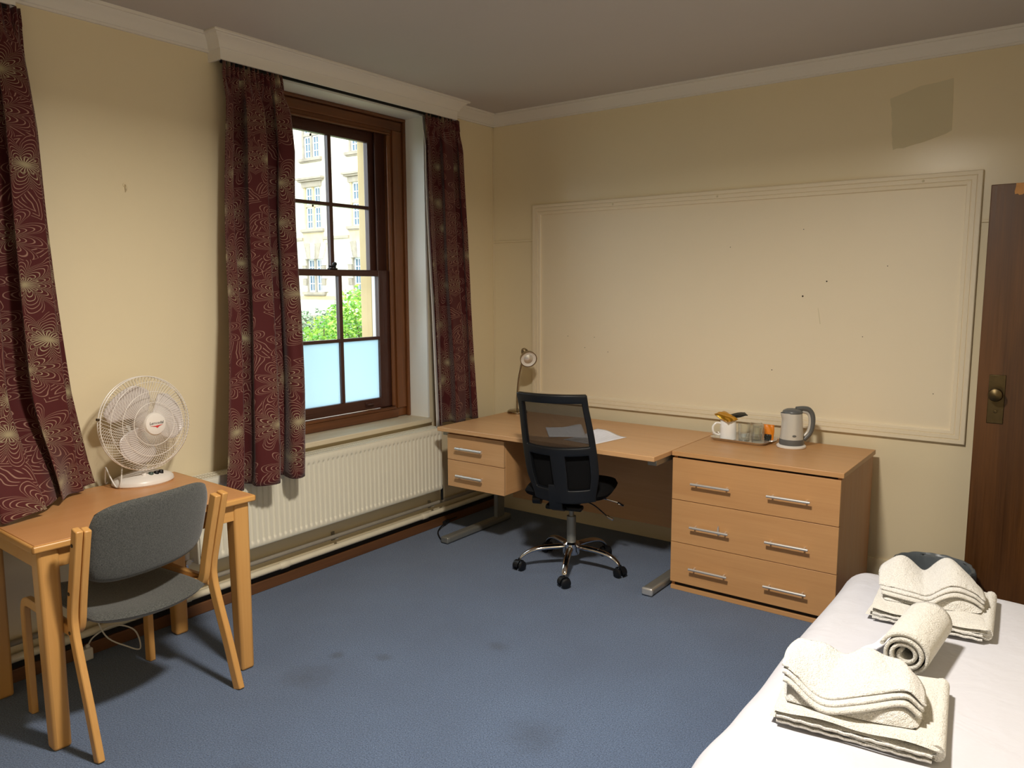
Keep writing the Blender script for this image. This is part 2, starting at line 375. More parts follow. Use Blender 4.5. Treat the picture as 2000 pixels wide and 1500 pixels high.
def mk_leaf(name, a, b):
    s = NT(name); oi = s.n('ShaderNodeNewGeometry'); s.base(s.mix(oi.outputs['Random Per Island'], lin(*a), lin(*b)), .5, 0, .4); return s.m
M['leaf1'] = mk_leaf('bright_green_leaves', (70,140,40), (190,224,90)); M['leaf2'] = mk_leaf('grey_green_leaves', (86,112,78), (176,196,160))
M['twig'] = plain('twig_bark', (92,74,58), .9)
M['soil'] = plain('garden_soil', (120,124,96), .95, 0, .1, .2, 3)
def mk_paper():
    s = NT('printed_paper'); co = s.coord(); sp = s.n('ShaderNodeSeparateXYZ'); s.t.links.new(co, sp.inputs[0])
    row = s.ma('GREATER_THAN', s.ma('SINE', s.ma('MULTIPLY', sp.outputs[1], 900)), .45); word = s.mr(s.noise(s.coord(scale=(160,12,1)), 1, 2), .44, .5)
    mg = s.ma('LESS_THAN', s.ma('ABSOLUTE', sp.outputs[0]), .085); mg2 = s.ma('LESS_THAN', s.ma('ABSOLUTE', sp.outputs[1]), .12)
    f = s.ma('MULTIPLY', s.ma('MULTIPLY', row, word), s.ma('MULTIPLY', mg, mg2)); s.base(s.mix(s.ma('MULTIPLY', f, .3), lin(240,240,246), lin(120,120,140)), .8, 0, .2); return s.m
M['paper'] = mk_paper()
def emis(name, col, st):
    s = NT(name); s.base((.9,.9,.9,1), .5); s.p.inputs['Emission Color'].default_value = col; s.p.inputs['Emission Strength'].default_value = st; return s.m
M['opal'] = emis('lit_opal_glass', (1,.9,.76,1), 6)
# ================================================================== THE ROOM
XR, YF, ZC = 3.82, -5.4, 2.71
WIN = (-1.75, -.69); WZ = (.703, 2.597); DY2 = -2.4; XO = -.46
def struct(o, label, cat): return tag(o, label, cat, kind='structure')
g = G(); g.box(0, XR+1.3, YF, 0, -.1, 0); struct(g.build('floor', M['carpet'], smooth=False), 'blue speckled carpet covering the whole room floor', 'floor')
g = G(); g.box(XO, XR+1.3, YF-.1, .12, ZC, ZC+.12); struct(g.build('ceiling', M['ceiling'], smooth=False), 'plain off-white painted ceiling above the room', 'ceiling')
g = G(); g.box(XO, XR+1.3, 0, .12, -.1, ZC); wall_back = struct(g.build('wall_back', M['wall'], smooth=False), 'cream painted wall behind the desk and chest of drawers', 'wall')
g = G(); g.box(XO, XR+1.3, YF-.1, YF, -.1, ZC); struct(g.build('wall_front', M['wall'], smooth=False), 'cream painted wall behind the viewer', 'wall')
g = G(); DO = (-1.06, -.26)
g.box(XR, XR+.12, YF, DO[0], 0, ZC); g.box(XR, XR+.12, DO[1], 0, 0, ZC); g.box(XR, XR+.12, DO[0], DO[1], 2.03, ZC); g.box(XR+1.2, XR+1.3, YF, 0, 0, ZC)
struct(g.build('wall_right', M['wall'], smooth=False), 'cream painted wall on the bed side, with the doorway', 'wall')
# window wall with two openings
g = G(); ys = [YF, WIN[0]+DY2, WIN[1]+DY2, WIN[0], WIN[1], 0]
for i in range(5):
    if i % 2 == 0: g.box(XO, 0, ys[i], ys[i+1], -.1, ZC)
    else: g.box(XO, 0, ys[i], ys[i+1], -.1, WZ[0]); g.box(XO, 0, ys[i], ys[i+1], WZ[1]+.01, ZC)
wall_left = struct(g.build('wall_left', M['wall'], smooth=False), 'cream painted wall with the sash window and radiator', 'wall')
# cornice and pelmets
prof = [(0,2.636),(.012,2.636),(.012,2.645),(.018,2.647),(.02,2.652),(.028,2.668),(.040,2.683),(.054,2.692),(.056,2.697),(.068,2.698),(.07,2.703),(.07,ZC+.01),(0,ZC+.01)]
g = G(); g.prism([(p[0], p[1]) for p in prof], 1, YF, 0)
struct(g.build('trim_1', M['cornice']), 'off-white moulded cornice along the top of the window wall', 'cornice')
g = G(); g.prism([(-p[0], p[1]) for p in prof], 0, 0, XR)
struct(g.build('trim_2', M['cornice']), 'off-white moulded cornice above the notice board wall', 'cornice')
g = G(); g.prism([(XR-p[0], p[1]) for p in prof], 1, YF, 0)
struct(g.build('trim_3', M['cornice']), 'off-white moulded cornice along the bed side wall', 'cornice')
PEL = [(-2.135, -.487), (-4.6, -2.975)]
for i, (a, b) in enumerate(PEL):
    # moulded box pelmet with returns: outline swept round three sides
    pp = [(0,2.595),(0,2.640)] + [(p[0]-.012+.002, p[1]) for p in prof[2:11]] + [(.058, ZC+.005)]
    g = G(); rows = []
    for off, z in pp:
        d = .1+off; rows.append([(0.0,a-off,z),(d,a-off,z),(d,b+off,z),(0.0,b+off,z)])
    bI = len(g.v)
    for r in rows: g.v += r
    for k in range(len(rows)-1):
        for c in range(3): g.f.append((bI+k*4+c, bI+k*4+c+1, bI+k*4+4+c+1, bI+k*4+4+c))
    # underside board, back of fascia
    g.box(.088, .0995, a+.002, b-.002, 2.5955, 2.66); g.box(0, .0995, a+.001, a+.012, 2.5955, 2.66); g.box(0, .0995, b-.012, b-.001, 2.5955, 2.66)
    struct(g.build('trim_%d' % (4+i), M['cornice'], ang=25), ('off-white moulded pelmet over the middle window', 'off-white moulded pelmet over the curtain by the beech table')[i], 'pelmet')
    g = G(); g.box(.062, .07, a+.02, b-.02, 2.588, 2.603)
    tr = g.build('track_bar', M['black'])
    t = thing('curtain_track', ('dark curtain track under the middle window pelmet','dark curtain track under the pelmet above the beech table')[i], 'curtain track', (.066, (a+b)/2, 2.588)); tr.parent = t; tr.location = (-.066, -(a+b)/2, -2.588)
    if i == 0:
        g = G(); g.tube([(0,0,0),(0,0,-.012),(.003,.004,-.018),(0,.007,-.012)], .0016, 6); o = g.build('glider', M['black'], t); o.location = (0, -.745-(a+b)/2, 0)
# skirtings
g = G(); g.box(0, .02, YF, 0, 0, .055); bl = struct(g.build('baseboard_left', M['skirt'], bevel=.003), 'low brown wooden skirting strip under the radiator pipes', 'skirting')
g = G(); g.box(0, .009, YF, 0, .055, .108); g.build('shade_strip', M['gapshade'], bl)  # dark strip paints the shade between skirting and lower pipe
g = G(); g.prism([(0,0),(-.018,0),(-.018,.12),(-.010,.14),(0,.14)], 0, 0, XR); struct(g.build('baseboard_back', M['wall']), 'cream painted skirting board below the notice board', 'skirting')
g = G(); g.box(.005, .34, -.008, 0, 1.862, 1.875); struct(g.build('trim_6', M['wall'], bevel=.002), 'thin cream rail between room corner and notice board', 'rail')
g = G(); g.box(2.914, XR, -.008, 0, 1.855, 1.868); struct(g.build('trim_7', M['wall'], bevel=.002), 'thin cream rail between notice board and wooden door', 'rail')
g = G(); g.box(0,.006,-.006,0,.14,2.636); struct(g.build('trim_8', M['wall'], bevel=.002), 'thin cream bead running up the room corner', 'rail')
# darker matt patch on the back wall
g = G(); P = [(2.487,2.476),(2.492,2.44),(2.497,2.43),(2.496,2.40),(2.503,2.36),(2.502,2.31),(2.508,2.28),(2.507,2.26),(2.513,2.228),(2.53,2.234),(2.56,2.232),(2.60,2.243),(2.64,2.25),(2.69,2.265),(2.74,2.28),(2.765,2.293),(2.764,2.36),(2.762,2.45),(2.759,2.532),(2.69,2.522),(2.62,2.517),(2.56,2.497)]
g.prism(P, 1, -.0012, 0); tag(g.build('matt_patch', M['patch'], wall_back, smooth=False), 'darker matt patch')

# ------------------------------------------------------------------ sash windows
def frame_box(y0, y1, z0, z1, x0, x1, g): g.box(x0, x1, y0, y1, z0, z1)
def sash_window(idx, dy, label):
    yc = -1.217+dy; root = thing('window_%d' % idx, label, 'window', (-.2, yc, .733), kind='structure')
    def B(name, mat, boxes, parent=root, bevel=.004):
        g = G()
        for (x0,x1,a,b,z0,z1) in boxes: g.box(x0,x1,yc+a,yc+b,z0,z1)
        return g.build(name, mat, parent, bevel=bevel, world=True)
    h = .527
    for s_ in (-1, 1):
        q = lambda a, b: (min(s_*a, s_*b), max(s_*a, s_*b))
        B('reveal', M['reveal'], [(-.30, 0.001) + q(h-.001, h+.012) + (.733, 2.597)], bevel=0)
        j = B('jamb', M['winwood'], [(-.299,-.179) + q(.405,h-.001) + (.736,2.50), (-.179,-.165) + q(.425,h-.024) + (.792,2.519)])
        B('moulding', M['winwood'], [(-.172,-.1505) + q(h-.022,h-.001) + (.735,2.577)], j); B('stop_bead', M['winwood'], [(-.183,-.171) + q(.385,.412) + (.809,2.486)], j)
        B('parting_bead', M['sash'], [(-.235,-.222) + q(.33,.41) + (.80,2.5)], j)
        B('exterior_frame', M['casement'], [(-.375,-.30) + q(.417,h) + (.70,2.6)], bevel=.003)
        B('stone_jamb', M['ochre'], [(XO-.02,-.375) + q(.417,h) + (.60,2.62)], bevel=.006)
    B('soffit', M['reveal'], [(-.30,.001,-h,h,2.597,2.609)], bevel=0)
    hd_ = B('head', M['winwoody'], [(-.30,-.178,-h,h,2.5,2.596),(-.178,-.165,-h+.024,h-.024,2.52,2.574)]); B('moulding', M['winwoody'], [(-.172,-.150,-h,h,2.577,2.596)], hd_); B('stop_bead', M['winwoody'], [(-.182,-.170,-.412,.412,2.487,2.5)], hd_)
    B('cill', M['winwoody'], [(-.30,-.178,-.404,.404,.72,.80),(-.178,-.162,-.424,.424,.735,.79),(-.185,-.155,-.4,.4,.79,.807)])
    B('sill_board', M['sill'], [(-.20,.034,-h-.012,h+.004,.703,.733)], bevel=.005)
    B('stone_sill', M['ochre'], [(XO-.06,-.30,-h,h,.62,.76)]); B('stone_head', M['ochre'], [(XO-.02,-.30,-h,h,2.52,2.62)])
    # upper sash, outer track
    for nm, x1, z0, z1, gw, gb, gt, mz in (('upper_sash', -.25, 1.63, 2.50, .295, 1.668, 2.437, 2.045), ('lower_sash', -.19, .808, 1.665, .305, .872, 1.628, 1.248)):
        x0 = x1-.04; out = .40
        s = B(nm, M['sash'], [(x0,x1,-out,-gw,z0,z1),(x0,x1,gw,out,z0,z1)]); 
        B('rail', M['sashy'], [(x0+.001,x1-.001,-gw-.002,gw+.002,z0,gb)], s); B('rail', M['sashy'], [(x0+.001,x1-.001,-gw-.002,gw+.002,gt,z1)], s)
        B('muntin', M['sash'], [(x0+.006,x1-.002,-.0125,.0125,gb-.001,gt+.001)], s, .003); B('muntin', M['sashy'], [(x0+.008,x1-.0005,-gw-.001,gw+.001,mz-.010,mz+.010)], s, .003)
        for sy in (-1,1):
            for k, (a, b) in enumerate(((gb, mz-.010), (mz+.010, gt))):
                m_ = M['frost'] if (nm == 'lower_sash' and k == 0) else M['glass']
                y0, y1 = (.0125, gw) if sy > 0 else (-gw, -.0125)
                g = G(); g.box(x0+.017, x0+.021, yc+y0, yc+y1, a, b); o = g.build('pane', m_, s, smooth=False, world=True)
                if m_ is M['frost']: o['label'] = 'frosted lower pane'
        if nm == 'lower_sash':
            g = G(); g.box(-.19,-.168,yc+.17,yc+.225,.838,.846); g.box(-.19,-.184,yc+.17,yc+.225,.825,.858); g.build('sash_lift', M['sash'], s, bevel=.003, world=True)
            g = G(); g.box(-.215,-.19,yc-.075,yc-.02,1.665,1.673); g.lathe([(.008,0),(.008,.014),(.012,.018),(.013,.027),(.009,.034),(0,.036)], 14, (-.203,yc-.03,1.673)); g.tube([(-.203,yc-.03,1.682),(-.203,yc-.075,1.684)], .005, 8)
            tag(g.build('sash_lock', M['black'], s, world=True), 'black sash fastener')
    return root
sash_window(1, 0, 'brown wooden sash window with frosted lower panes, between two curtains')
sash_window(2, DY2, 'brown wooden sash window behind the curtain gathered on the table')

# ------------------------------------------------------------------ curtains
def fold(s, n, ph, jit):
    a = 2*PI*n*(s + .035*math.sin(5.1*s+jit) + .02*math.sin(11*s+2*jit)); v = math.sin(a+ph)
    return (math.copysign(abs(v)**.65, v) if v > 0 else -abs(v)**1.2) + .2*math.sin(2.3*a+jit), a+ph
def pw(L, t):
    for (a, b), (c, d) in zip(L, L[1:]):
        if t <= c: return b+(d-b)*max(0,(t-a)/(c-a))
    return L[-1][1]
def curtain(name, label, EL, ER, zt, zb, x0, x1, n, amp, ph, jit, full, bulge=None, lining=None, nu=110, nv=70):
    def fn(s, t):
        z = zt + (zb-zt)*t; tt = sm(0, 1, t)
        ya = pw(EL, t); yb = pw(ER, t)
        y = ya + (yb-ya)*s
        hd = 1-sm(.02, .10, t)
        A = amp*(.55+.45*t)*(1-.55*hd)
        f, fa = fold(s, n, ph + .4*math.sin(3*t+jit), jit)
        x = x0 + (x1-x0)*sm(.25,1,t) + A*f*(.35+.65*(1-hd)) + hd*.011*math.sin(2*PI*n*5*s)
        y -= abs(yb-ya)/(4*PI*n)*1.9*math.sin(2*fa)*(1-hd)*sm(0,.08,s)*sm(1,.92,s)
        x += .004*math.sin(9*t+7*s+jit) ; x = max(x, .012)
        if z < .70 and y < -.70: x = max(x, .138)
        if bulge: x, y, z = bulge(s, t, x, y, z)
        return (x, y, z)
    g = G(); g.grid(fn, nu, nv, uv=lambda s, t: (s*full, (zt-zb)*(1-t)+jit*.37))
    root = thing(name, label, 'curtain', (x1, (EL[-1][1]+ER[-1][1])/2, zb), group='maroon flowered curtains')
    o = g.build('cloth', M['curtain'], root, world=True, solid=.003, ang=180)
    g = G(); g.grid(lambda s, t: (fn(s, t*.035)[0]+.004, fn(s, t*.035)[1], zt-.0005-(zt-zb)*.035*t), nu, 2, uv=lambda s, t: (s*full, t*.07)); g.build('heading_tape', M['curtain'], root, world=True, solid=.002, ang=180)
    if lining:
        g = G(); g.grid(lambda s, t: lining(s, t, fn), 10, 40); g.build('lining', M['lining'], root, world=True, solid=.002, ang=180)
    return root
curtain('curtain', 'maroon flowered curtain hanging over the radiator, left of the sash window', [(0,-2.107),(.155,-2.13),(.333,-2.157),(.573,-2.204),(.809,-2.273),(1,-2.318)], [(0,-1.777),(.063,-1.755),(.187,-1.732),(.315,-1.745),(.446,-1.762),(.578,-1.787),(.709,-1.815),(.905,-1.857),(1,-1.870)], 2.603, .628, .062, .205, 2.5, .070, .4, 1.3, .70)
curtain('curtain', 'narrow maroon flowered curtain between the window and the room corner', [(0,-.745),(.5,-.742),(1,-.726)], [(0,-.43),(.103,-.408),(.355,-.383),(.615,-.374),(1,-.351)], 2.603, .695, .062, .10, 1.8, .048, 2.2, 3.1, .55,
        lining=lambda s, t, fn: (fn(0,t)[0]-.012-.02*s, fn(0,t)[1]-.028*(.4+.6*t)*(1-s)+.02*s, fn(0,t)[2]))
def bulge(s, t, x, y, z):
    hx = .10 + .23*sm(-2.90, -3.10, y)*(1-.25*sm(-3.25,-3.5,y))
    k = sm(.72, 1.0, t)**1.5
    x = x*(1-.6*k) + k*(hx-.035)
    zz = .742 + .022*abs(math.sin(9*y+1))*sm(.9,.97,t)
    return x, y, max(z, zz) if z < 1 else z
curtain('curtain', 'large maroon flowered curtain bunched up on the beech table beside the fan', [(0,-3.42),(1,-3.62)], [(0,-2.944),(.043,-2.941),(.12,-2.925),(.23,-2.904),(.406,-2.892),(.599,-2.875),(.787,-2.856),(.938,-2.827),(1,-2.805)], 2.603, .74, .06, .10, 3.6, .060, 1.0, 5.2, .98, bulge=bulge, nu=150, nv=90)

# ------------------------------------------------------------------ radiator and pipes
ry0, ry1, rz0, rz1, rx = -2.395, -.705, .285, .687, .13
rad = thing('radiator', 'white ribbed panel radiator under the sash window', 'radiator', (.08, (ry0+ry1)/2, rz0))
zr = [rz0, rz0+.004, rz0+.02, rz0+.026, rz0+.032, rz0+.04, rz1-.055, rz1-.047, rz1-.041, rz1-.035, rz1-.006, rz1]
def radf(u, v):
    j = round(v*(len(zr)-1)); z = zr[j]; y = ry0+.012+(ry1-ry0-.024)*u; mk = sm(rz0+.02, rz0+.036, z)*(1-sm(rz1-.051, rz1-.037, z))
    ph = (u*51) % 1.0; gr = (1-sm(.0,.16,abs(ph-.5)-.10)) ; e = .004 if j in (0, len(zr)-1) else 0
    return (rx - .009*gr*mk - e, y, z)
g = G(); g.grid(radf, 51*8, len(zr)-1); g.build('front_panel', M['radiator'], rad, world=True, ang=60)
g = G(); g.box(.04,.128,ry0,ry0+.012,rz0+.004,rz1); g.build('side_panel', M['radiator'], rad, bevel=.003, world=True); g = G(); g.box(.04,.128,ry1-.012,ry1,rz0+.004,rz1); g.build('side_panel', M['radiator'], rad, bevel=.003, world=True)
g = G(); g.box(.03,.044,ry0+.01,ry1-.01,rz0,rz1-.01); g.box(.118,.1215,ry0+.01,ry1-.01,rz0,rz1-.004); g.build('back_panel', M['radiator'], rad, world=True)
g = G(); g.box(.122,.1305,ry0,ry1,rz1-.004,rz1); g.box(.036,.044,ry0,ry1,rz1-.004,rz1); g.box(.081,.085,ry0,ry1,rz1-.004,rz1)
for k in range(120):
    y = ry0+.01+(ry1-ry0-.02)*k/119; g.box(.04,.125,y-.0045,y+.0045,rz1-.004,rz1-.0005)
g.build('top_grille', M['radiator'], rad, world=True, smooth=False)
g = G(); g.tube([(.085,ry0,.305),(.085,ry0-.035,.305)], .009, 10); g.tube([(.085,ry0-.035,.32),(.085,ry0-.035,.185)], .010, 10); g.lathe([(0,0),(.016,0),(.016,.02),(.013,.024),(0,.024)], 14, (.085,ry0-.035,.29)); v_ = g.build('valve', M['chrome'], rad, world=True)
g = G(); g.tube([(.085,ry0-.035,.315),(.085,ry0-.035,.345),(.085,ry0-.035,.35)], [.015,.017,.012], 14); g.tube([(.085,ry0-.033,.305),(.105,ry0-.033,.305)], [.010,.014], 12); g.build('valve_cap', M['cordwhite'], v_, world=True)
g = G(); g.tube([(.085,ry1,.305),(.085,ry1+.035,.305),(.085,ry1+.04,.28),(.085,ry1+.04,.20)], .009, 10); tag(g.build('valve', M['black'], rad, world=True), 'dark lockshield valve')
g = G(); g.tube([(.04,YF+.05,.111),(.04,-.08,.111)], .0165, 14)
hp = g.build('heating_pipe', M['pipe']); tag(hp, 'lower cream painted heating pipe running under the radiator', 'pipe', 'pipes under the radiator')
for y in (-.78, -1.86, -2.42, -2.95):
    g = G(); g.tube([(.04,y-.03,.111),(.04,y-.026,.111),(.04,y+.026,.111),(.04,y+.03,.111)], [.0168,.0195,.0195,.0168], 14); g.build('coupling', M['pipe'], hp)
g = G(); g.tube([(.03,YF+.05,.169),(.03,-.62,.169),(.03,-.30,.169),(.03,-.08,.169)], .0115, 12)
up = g.build('heating_pipe', M['pipe2']); tag(up, 'upper thin grey heating pipe close under the radiator', 'pipe', 'pipes under the radiator')
for y in (-.70, -1.5, -2.9):
    g = G(); g.box(.0,.043,y-.008,y+.008,.153,.158); g.box(.0,.008,y-.01,y+.01,.14,.19); g.build('pipe_bracket', M['pipe2'], up)
# wall hook
g = G(); g.lathe([(.008,0),(.008,.003),(0,.003)], 12, M=Matrix.Rotation(PI/2,3,'Y')); g.tube(bez([(.002,0,0),(.012,0,-.002),(.018,0,-.014),(.010,.002,-.022),(.016,0,-.026)]), .0022, 6)
hk = g.build('wall_hook', M['wall']); hk.location = (0,-2.562,2.0); tag(hk, 'small painted hook on the bare wall between two curtains', 'hook')

# ------------------------------------------------------------------ notice board
bx0, bx1, bz0, bz1 = .3434, 2.9102, .792, 2.097
nb = thing('notice_board', 'large cream painted notice board with moulded frame above the desk', 'notice board', ((bx0+bx1)/2, 0, bz0))
g = G(); g.box(bx0+.01, bx1-.01, -.008, 0, bz0+.01, bz1-.01); panel = g.build('panel', M['board'], nb, world=True, smooth=False)
FP = [(0,0),(0,.020),(.003,.023),(.020,.023),(.0215,.018),(.0235,.018),(.025,.022),(.043,.022),(.0445,.017),(.0465,.017),(.048,.020),(.062,.019),(.066,.016),(.066,0)]
def rail(c0, c1, d_in, nm='frame_rail'):
    # c0,c1 outer corners (x,z); d_in inward direction; mitred ends
    g = G(); c0 = Vector(c0); c1 = Vector(c1); al = (c1-c0).normalized(); d = Vector(d_in); n = len(FP)
    for sgn, c in ((1,c0),(-1,c1)):
        for w_, h_ in FP:
            p = c + d*w_ + al*w_*sgn; g.v.append((p.x, -h_, p.y))
    for k in range(n):
        l = (k+1) % n; g.f.append((k,l,n+l,n+k))
    g.f.append(tuple(range(n))); g.f.append(tuple(range(n,2*n))[::-1])
    return g.build(nm, M['board'], nb, world=True, ang=20)
rt = rail((bx0,bz1),(bx1,bz1),(0,-1)); rail((bx0,bz0),(bx1,bz0),(0,1)); rail((bx0,bz0),(bx0,bz1),(1,0)); rr = rail((bx1,bz0),(bx1,bz1),(-1,0))
for i, (x, z) in enumerate(((2.11,1.507),(2.23,1.585),(1.96,1.10),(.62,1.24),(.82,1.24),(.92,1.15),(2.10,1.86),(2.52,1.66),(2.42,1.30),(1.7,1.78),(.75,1.17),(2.76,1.03))):
    r = (.0048,.004,.003,.0024)[min(i,3)]
    g = G(); g.lathe([(r,0),(r*.8,.0012),(0,.0015)], 10, (x,-.008,z), M=Matrix.Rotation(PI/2,3,'X')); g.build('pin_hole', M['hole'], nb, world=True)
g = G(); g.prism([(2.205,1.36),(2.209,1.36),(2.195,1.44),(2.190,1.45)], 1, -.0086, -.008); tag(g.build('scuff', M['patch'], nb, world=True), 'faint grey scuff')
for x in (.95, 1.62, 2.66):
    g = G(); g.lathe([(.006,0),(.005,.0015),(0,.002)], 10, (x,-.0228,bz1-.033), M=Matrix.Rotation(PI/2,3,'X')); g.build('screw_head', M['patch'], nb, world=True)
# ------------------------------------------------------------------ door, open against the back wall
dr = thing('door_1', 'dark mahogany door with brass knob, standing open beside the notice board', 'door', (3.39,-.22,.008), kind='structure')
g = G(); g.box(2.966, 3.80, -.242, -.20, .008, 2.0); leaf = g.build('leaf', M['door'], dr, bevel=.003, world=True)
g = G(); g.prism([(3.058,2.0),(3.058,1.985),(3.054,1.965),(3.056,1.953),(3.066,1.955),(3.072,1.949),(3.084,1.950),(3.096,1.962),(3.125,1.966),(3.15,1.975),(3.155,2.0)], 1, -.2432, -.241); tag(g.build('chipped_edge', M['rawwood'], leaf, smooth=False), 'bare chipped wood at top'); bpy.data.objects['chipped_edge'].location = tuple(-Vector(dr.location))
g = G(); g.box(3.012, 3.076, -.247, -.241, .945, 1.165); pl = g.build('lock_plate', M['brass'], dr, bevel=.002, world=True)
g = G(); g.lathe([(.016,0),(.013,.006),(.011,.02),(.014,.026),(.026,.034),(.030,.046),(.026,.056),(.012,.062),(0,.063)], 24, (3.044,-.247,1.08), M=Matrix.Rotation(PI/2,3,'X')); g.build('door_knob', M['brass'], dr, world=True)
g = G(); g.lathe([(.008,0),(.007,.003),(0,.004)], 14, (3.044,-.247,1.0), M=Matrix.Rotation(PI/2,3,'X')); g.build('keyhole_cover', M['brass'], dr, world=True)
for z in (.25, 1.75):
    g = G(); g.tube([(3.803,-.247,z-.05),(3.803,-.247,z+.05)], .008, 10); g.build('hinge', M['brass'], dr, world=True)
g = G(); g.box(3.80,3.82,-1.14,-1.06,0,2.11); g.box(3.80,3.82,-.26,-.19,0,2.11); g.box(3.80,3.82,-1.14,-.19,2.03,2.11); struct(g.build('trim_9', M['door'], bevel=.004), 'dark wooden architrave around the doorway', 'architrave')
# ================================================================== FURNITURE
# ---- desk
DX0, DX1, DF, DB, DZ = .2604, 1.6889, -.8933, -.1057, .73
desk = thing('desk', 'beech desk with silver cantilever legs and a two-drawer pedestal', 'desk', ((DX0+DX1)/2, (DF+DB)/2, 0))
B = lambda boxes, name, mat, parent, bevel=.002, seg=2: (lambda g: ([g.box(*b) for b in boxes], g.build(name, mat, parent, bevel=bevel, seg=seg, world=True))[1])(G())
B([(DX0,DX1,DF,DB,DZ-.025,DZ)], 'desktop', M['desk'], desk, .0025)
for s_, x in ((0, .262+.03), (1, 1.654)):
    fx = .284 if s_ == 0 else 1.652
    lf = B([(fx-.03,fx+.03,-.862,-.22,.004,.044)], 'foot', M['silver'], desk, .012, 3)
    B([(fx-.0302,fx+.0302,-.872,-.855,.004,.0445)], 'end_cap', M['steel'] if s_ else M['silver'], lf, .012, 3).location = tuple(-Vector((0,0,0)))
    B([(fx-.016,fx+.016,-.36,-.28,.04,DZ-.05)], 'upright', M['silver'], desk, .006)
    B([(fx-.025,fx+.025,-.84,-.16,DZ-.057,DZ-.027)], 'top_beam', M['silver'], desk, .003)
B([(.32,1.62,-.215,-.197,.155,DZ-.03)], 'modesty_panel', M['desk'], desk)
B([(.303,.730,-.832,-.25,.368,.690)], 'pedestal', M['desky'], desk)
def bar_handle(x0, x1, y, z, r, parent, flat=False):
    g = G()
    if flat: g.box(x0,x1,y-.030,y-.022,z-.0075,z+.0075)
    else: g.tube([(x0,y-.032,z),(x1,y-.032,z)], r, 12)
    for x in (x0+.022, x1-.022): g.tube([(x,y,z),(x,y-.03,z)], .0042, 8)
    return g
for z0, z1, hz in ((.533,.688,.611), (.368,.530,.445)):
    d = B([(.303,.730,-.851,-.833,z0,z1)], 'drawer', M['desk'], desk, .0015)
    g = bar_handle(.392,.590,-.851,hz,.0085,d); o = g.build('handle', M['steel'], d); o.location = tuple(-Vector(desk.location))
g = G(); g.tube(bez([(.303,-.835,.535),(.296,-.84,.545),(.298,-.838,.55)]), .003, 6); g.build('lock_tab', M['black'], desk, world=True)
# ---- chest of drawers
CX0, CX1, CF, CB, CZ = 1.6965, 2.527, -.705, -.075, .731
chest = thing('chest_of_drawers', 'beech chest of three wide drawers with steel bar handles', 'chest of drawers', ((CX0+CX1)/2, (CF+CB)/2, 0))
B([(CX0,CX1,CF,CB,CZ-.024,CZ)], 'chest_top', M['chest'], chest, .002)
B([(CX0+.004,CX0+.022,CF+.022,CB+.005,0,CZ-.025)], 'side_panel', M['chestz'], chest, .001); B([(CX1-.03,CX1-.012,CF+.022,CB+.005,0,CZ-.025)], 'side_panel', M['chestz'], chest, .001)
B([(CX0+.02,CX1-.03,CB-.012,CB,.0,CZ-.025)], 'back_panel', M['chestz'], chest, 0); B([(CX0+.02,CX1-.03,CF+.04,CB-.01,.03,.045)], 'bottom_panel', M['chestz'], chest, 0)
B([(CX0+.004,CX1-.012,CF+.010,CF+.024,0,.021)], 'plinth', M['chest'], chest, .001)
B([(CX0+.02,CX1-.03,CF+.024,CF+.04,.02,CZ-.026)], 'gap_shade_panel', M['gapshade'], chest, 0)  # dark sheet behind the drawer fronts, shade of the gaps put into its colour
for i, (z0, z1, hz) in enumerate(((.4815,.696,.580), (.2575,.4785,.356), (.043,.2545,.138))):
    d = B([(CX0+.004,CX1-.012,CF+.003,CF+.021,z0,z1)], 'drawer', M['chest'], chest, .0012)
    for x0 in (1.813, 2.193):
        g = bar_handle(x0, x0+.2, CF+.003, hz, .0065, d); o = g.build('handle', M['steel'], d); o.location = tuple(-Vector(chest.location))
    if i == 1:
        g = G(); g.lathe([(.010,0),(.009,.003),(0,.003)], 14, (1.955,CF+.003,hz-.012), M=Matrix.Rotation(PI/2,3,'X')); g.prism([(1.953,hz-.01),(1.957,hz-.01),(1.961,hz+.005),(1.958,hz+.03),(1.956,hz+.03),(1.950,hz+.005)], 1, CF-.012, CF-.009)
        o = g.build('drawer_key', M['steel'], d); o.location = tuple(-Vector(chest.location)); tag(o, 'small key in the lock')
# ---- beech table
TA = math.radians(-2.2); tb = thing('beech_table', 'beech table with rounded edge standing below the hook wall', 'table', (.364,-2.865,0), TA)
TX, TY, TZ = .325, .41, .733
g = G(); g.box(-TX+.012,TX-.012,-TY+.012,TY-.012,TZ-.02,TZ); g.build('table_top', M['tabletop'], tb, bevel=.001)
g = G()
for a, b, c, d in ((-TX,TX,-TY,-TY+.014),(-TX,TX,TY-.014,TY),(-TX,-TX+.014,-TY,TY),(TX-.014,TX,-TY,TY)): g.box(a,b,c,d,TZ-.026,TZ-.0008)
g.build('edge_lipping', M['beechy'], tb, bevel=.009, seg=4)
for sx in (-1,1):
    for sy in (-1,1):
        g = G(); X = sx*(TX-.055) if sx > 0 else -(TX-.068); Y = sy*(TY-.055); 
        def leg(z, h): return [(X-h,Y-h,z),(X+h,Y-h,z),(X+h,Y+h,z),(X-h,Y+h,z)]
        g.v = leg(0,.029)+leg(.69,.034)+leg(TZ-.024,.034); 
        for k in range(2):
            for q in range(4): g.f.append((k*4+q,k*4+(q+1)%4,k*4+4+(q+1)%4,k*4+4+q))
        g.f += [(3,2,1,0),(8,9,10,11)]; g.build('leg', M['beech'], tb, bevel=.011, seg=3)
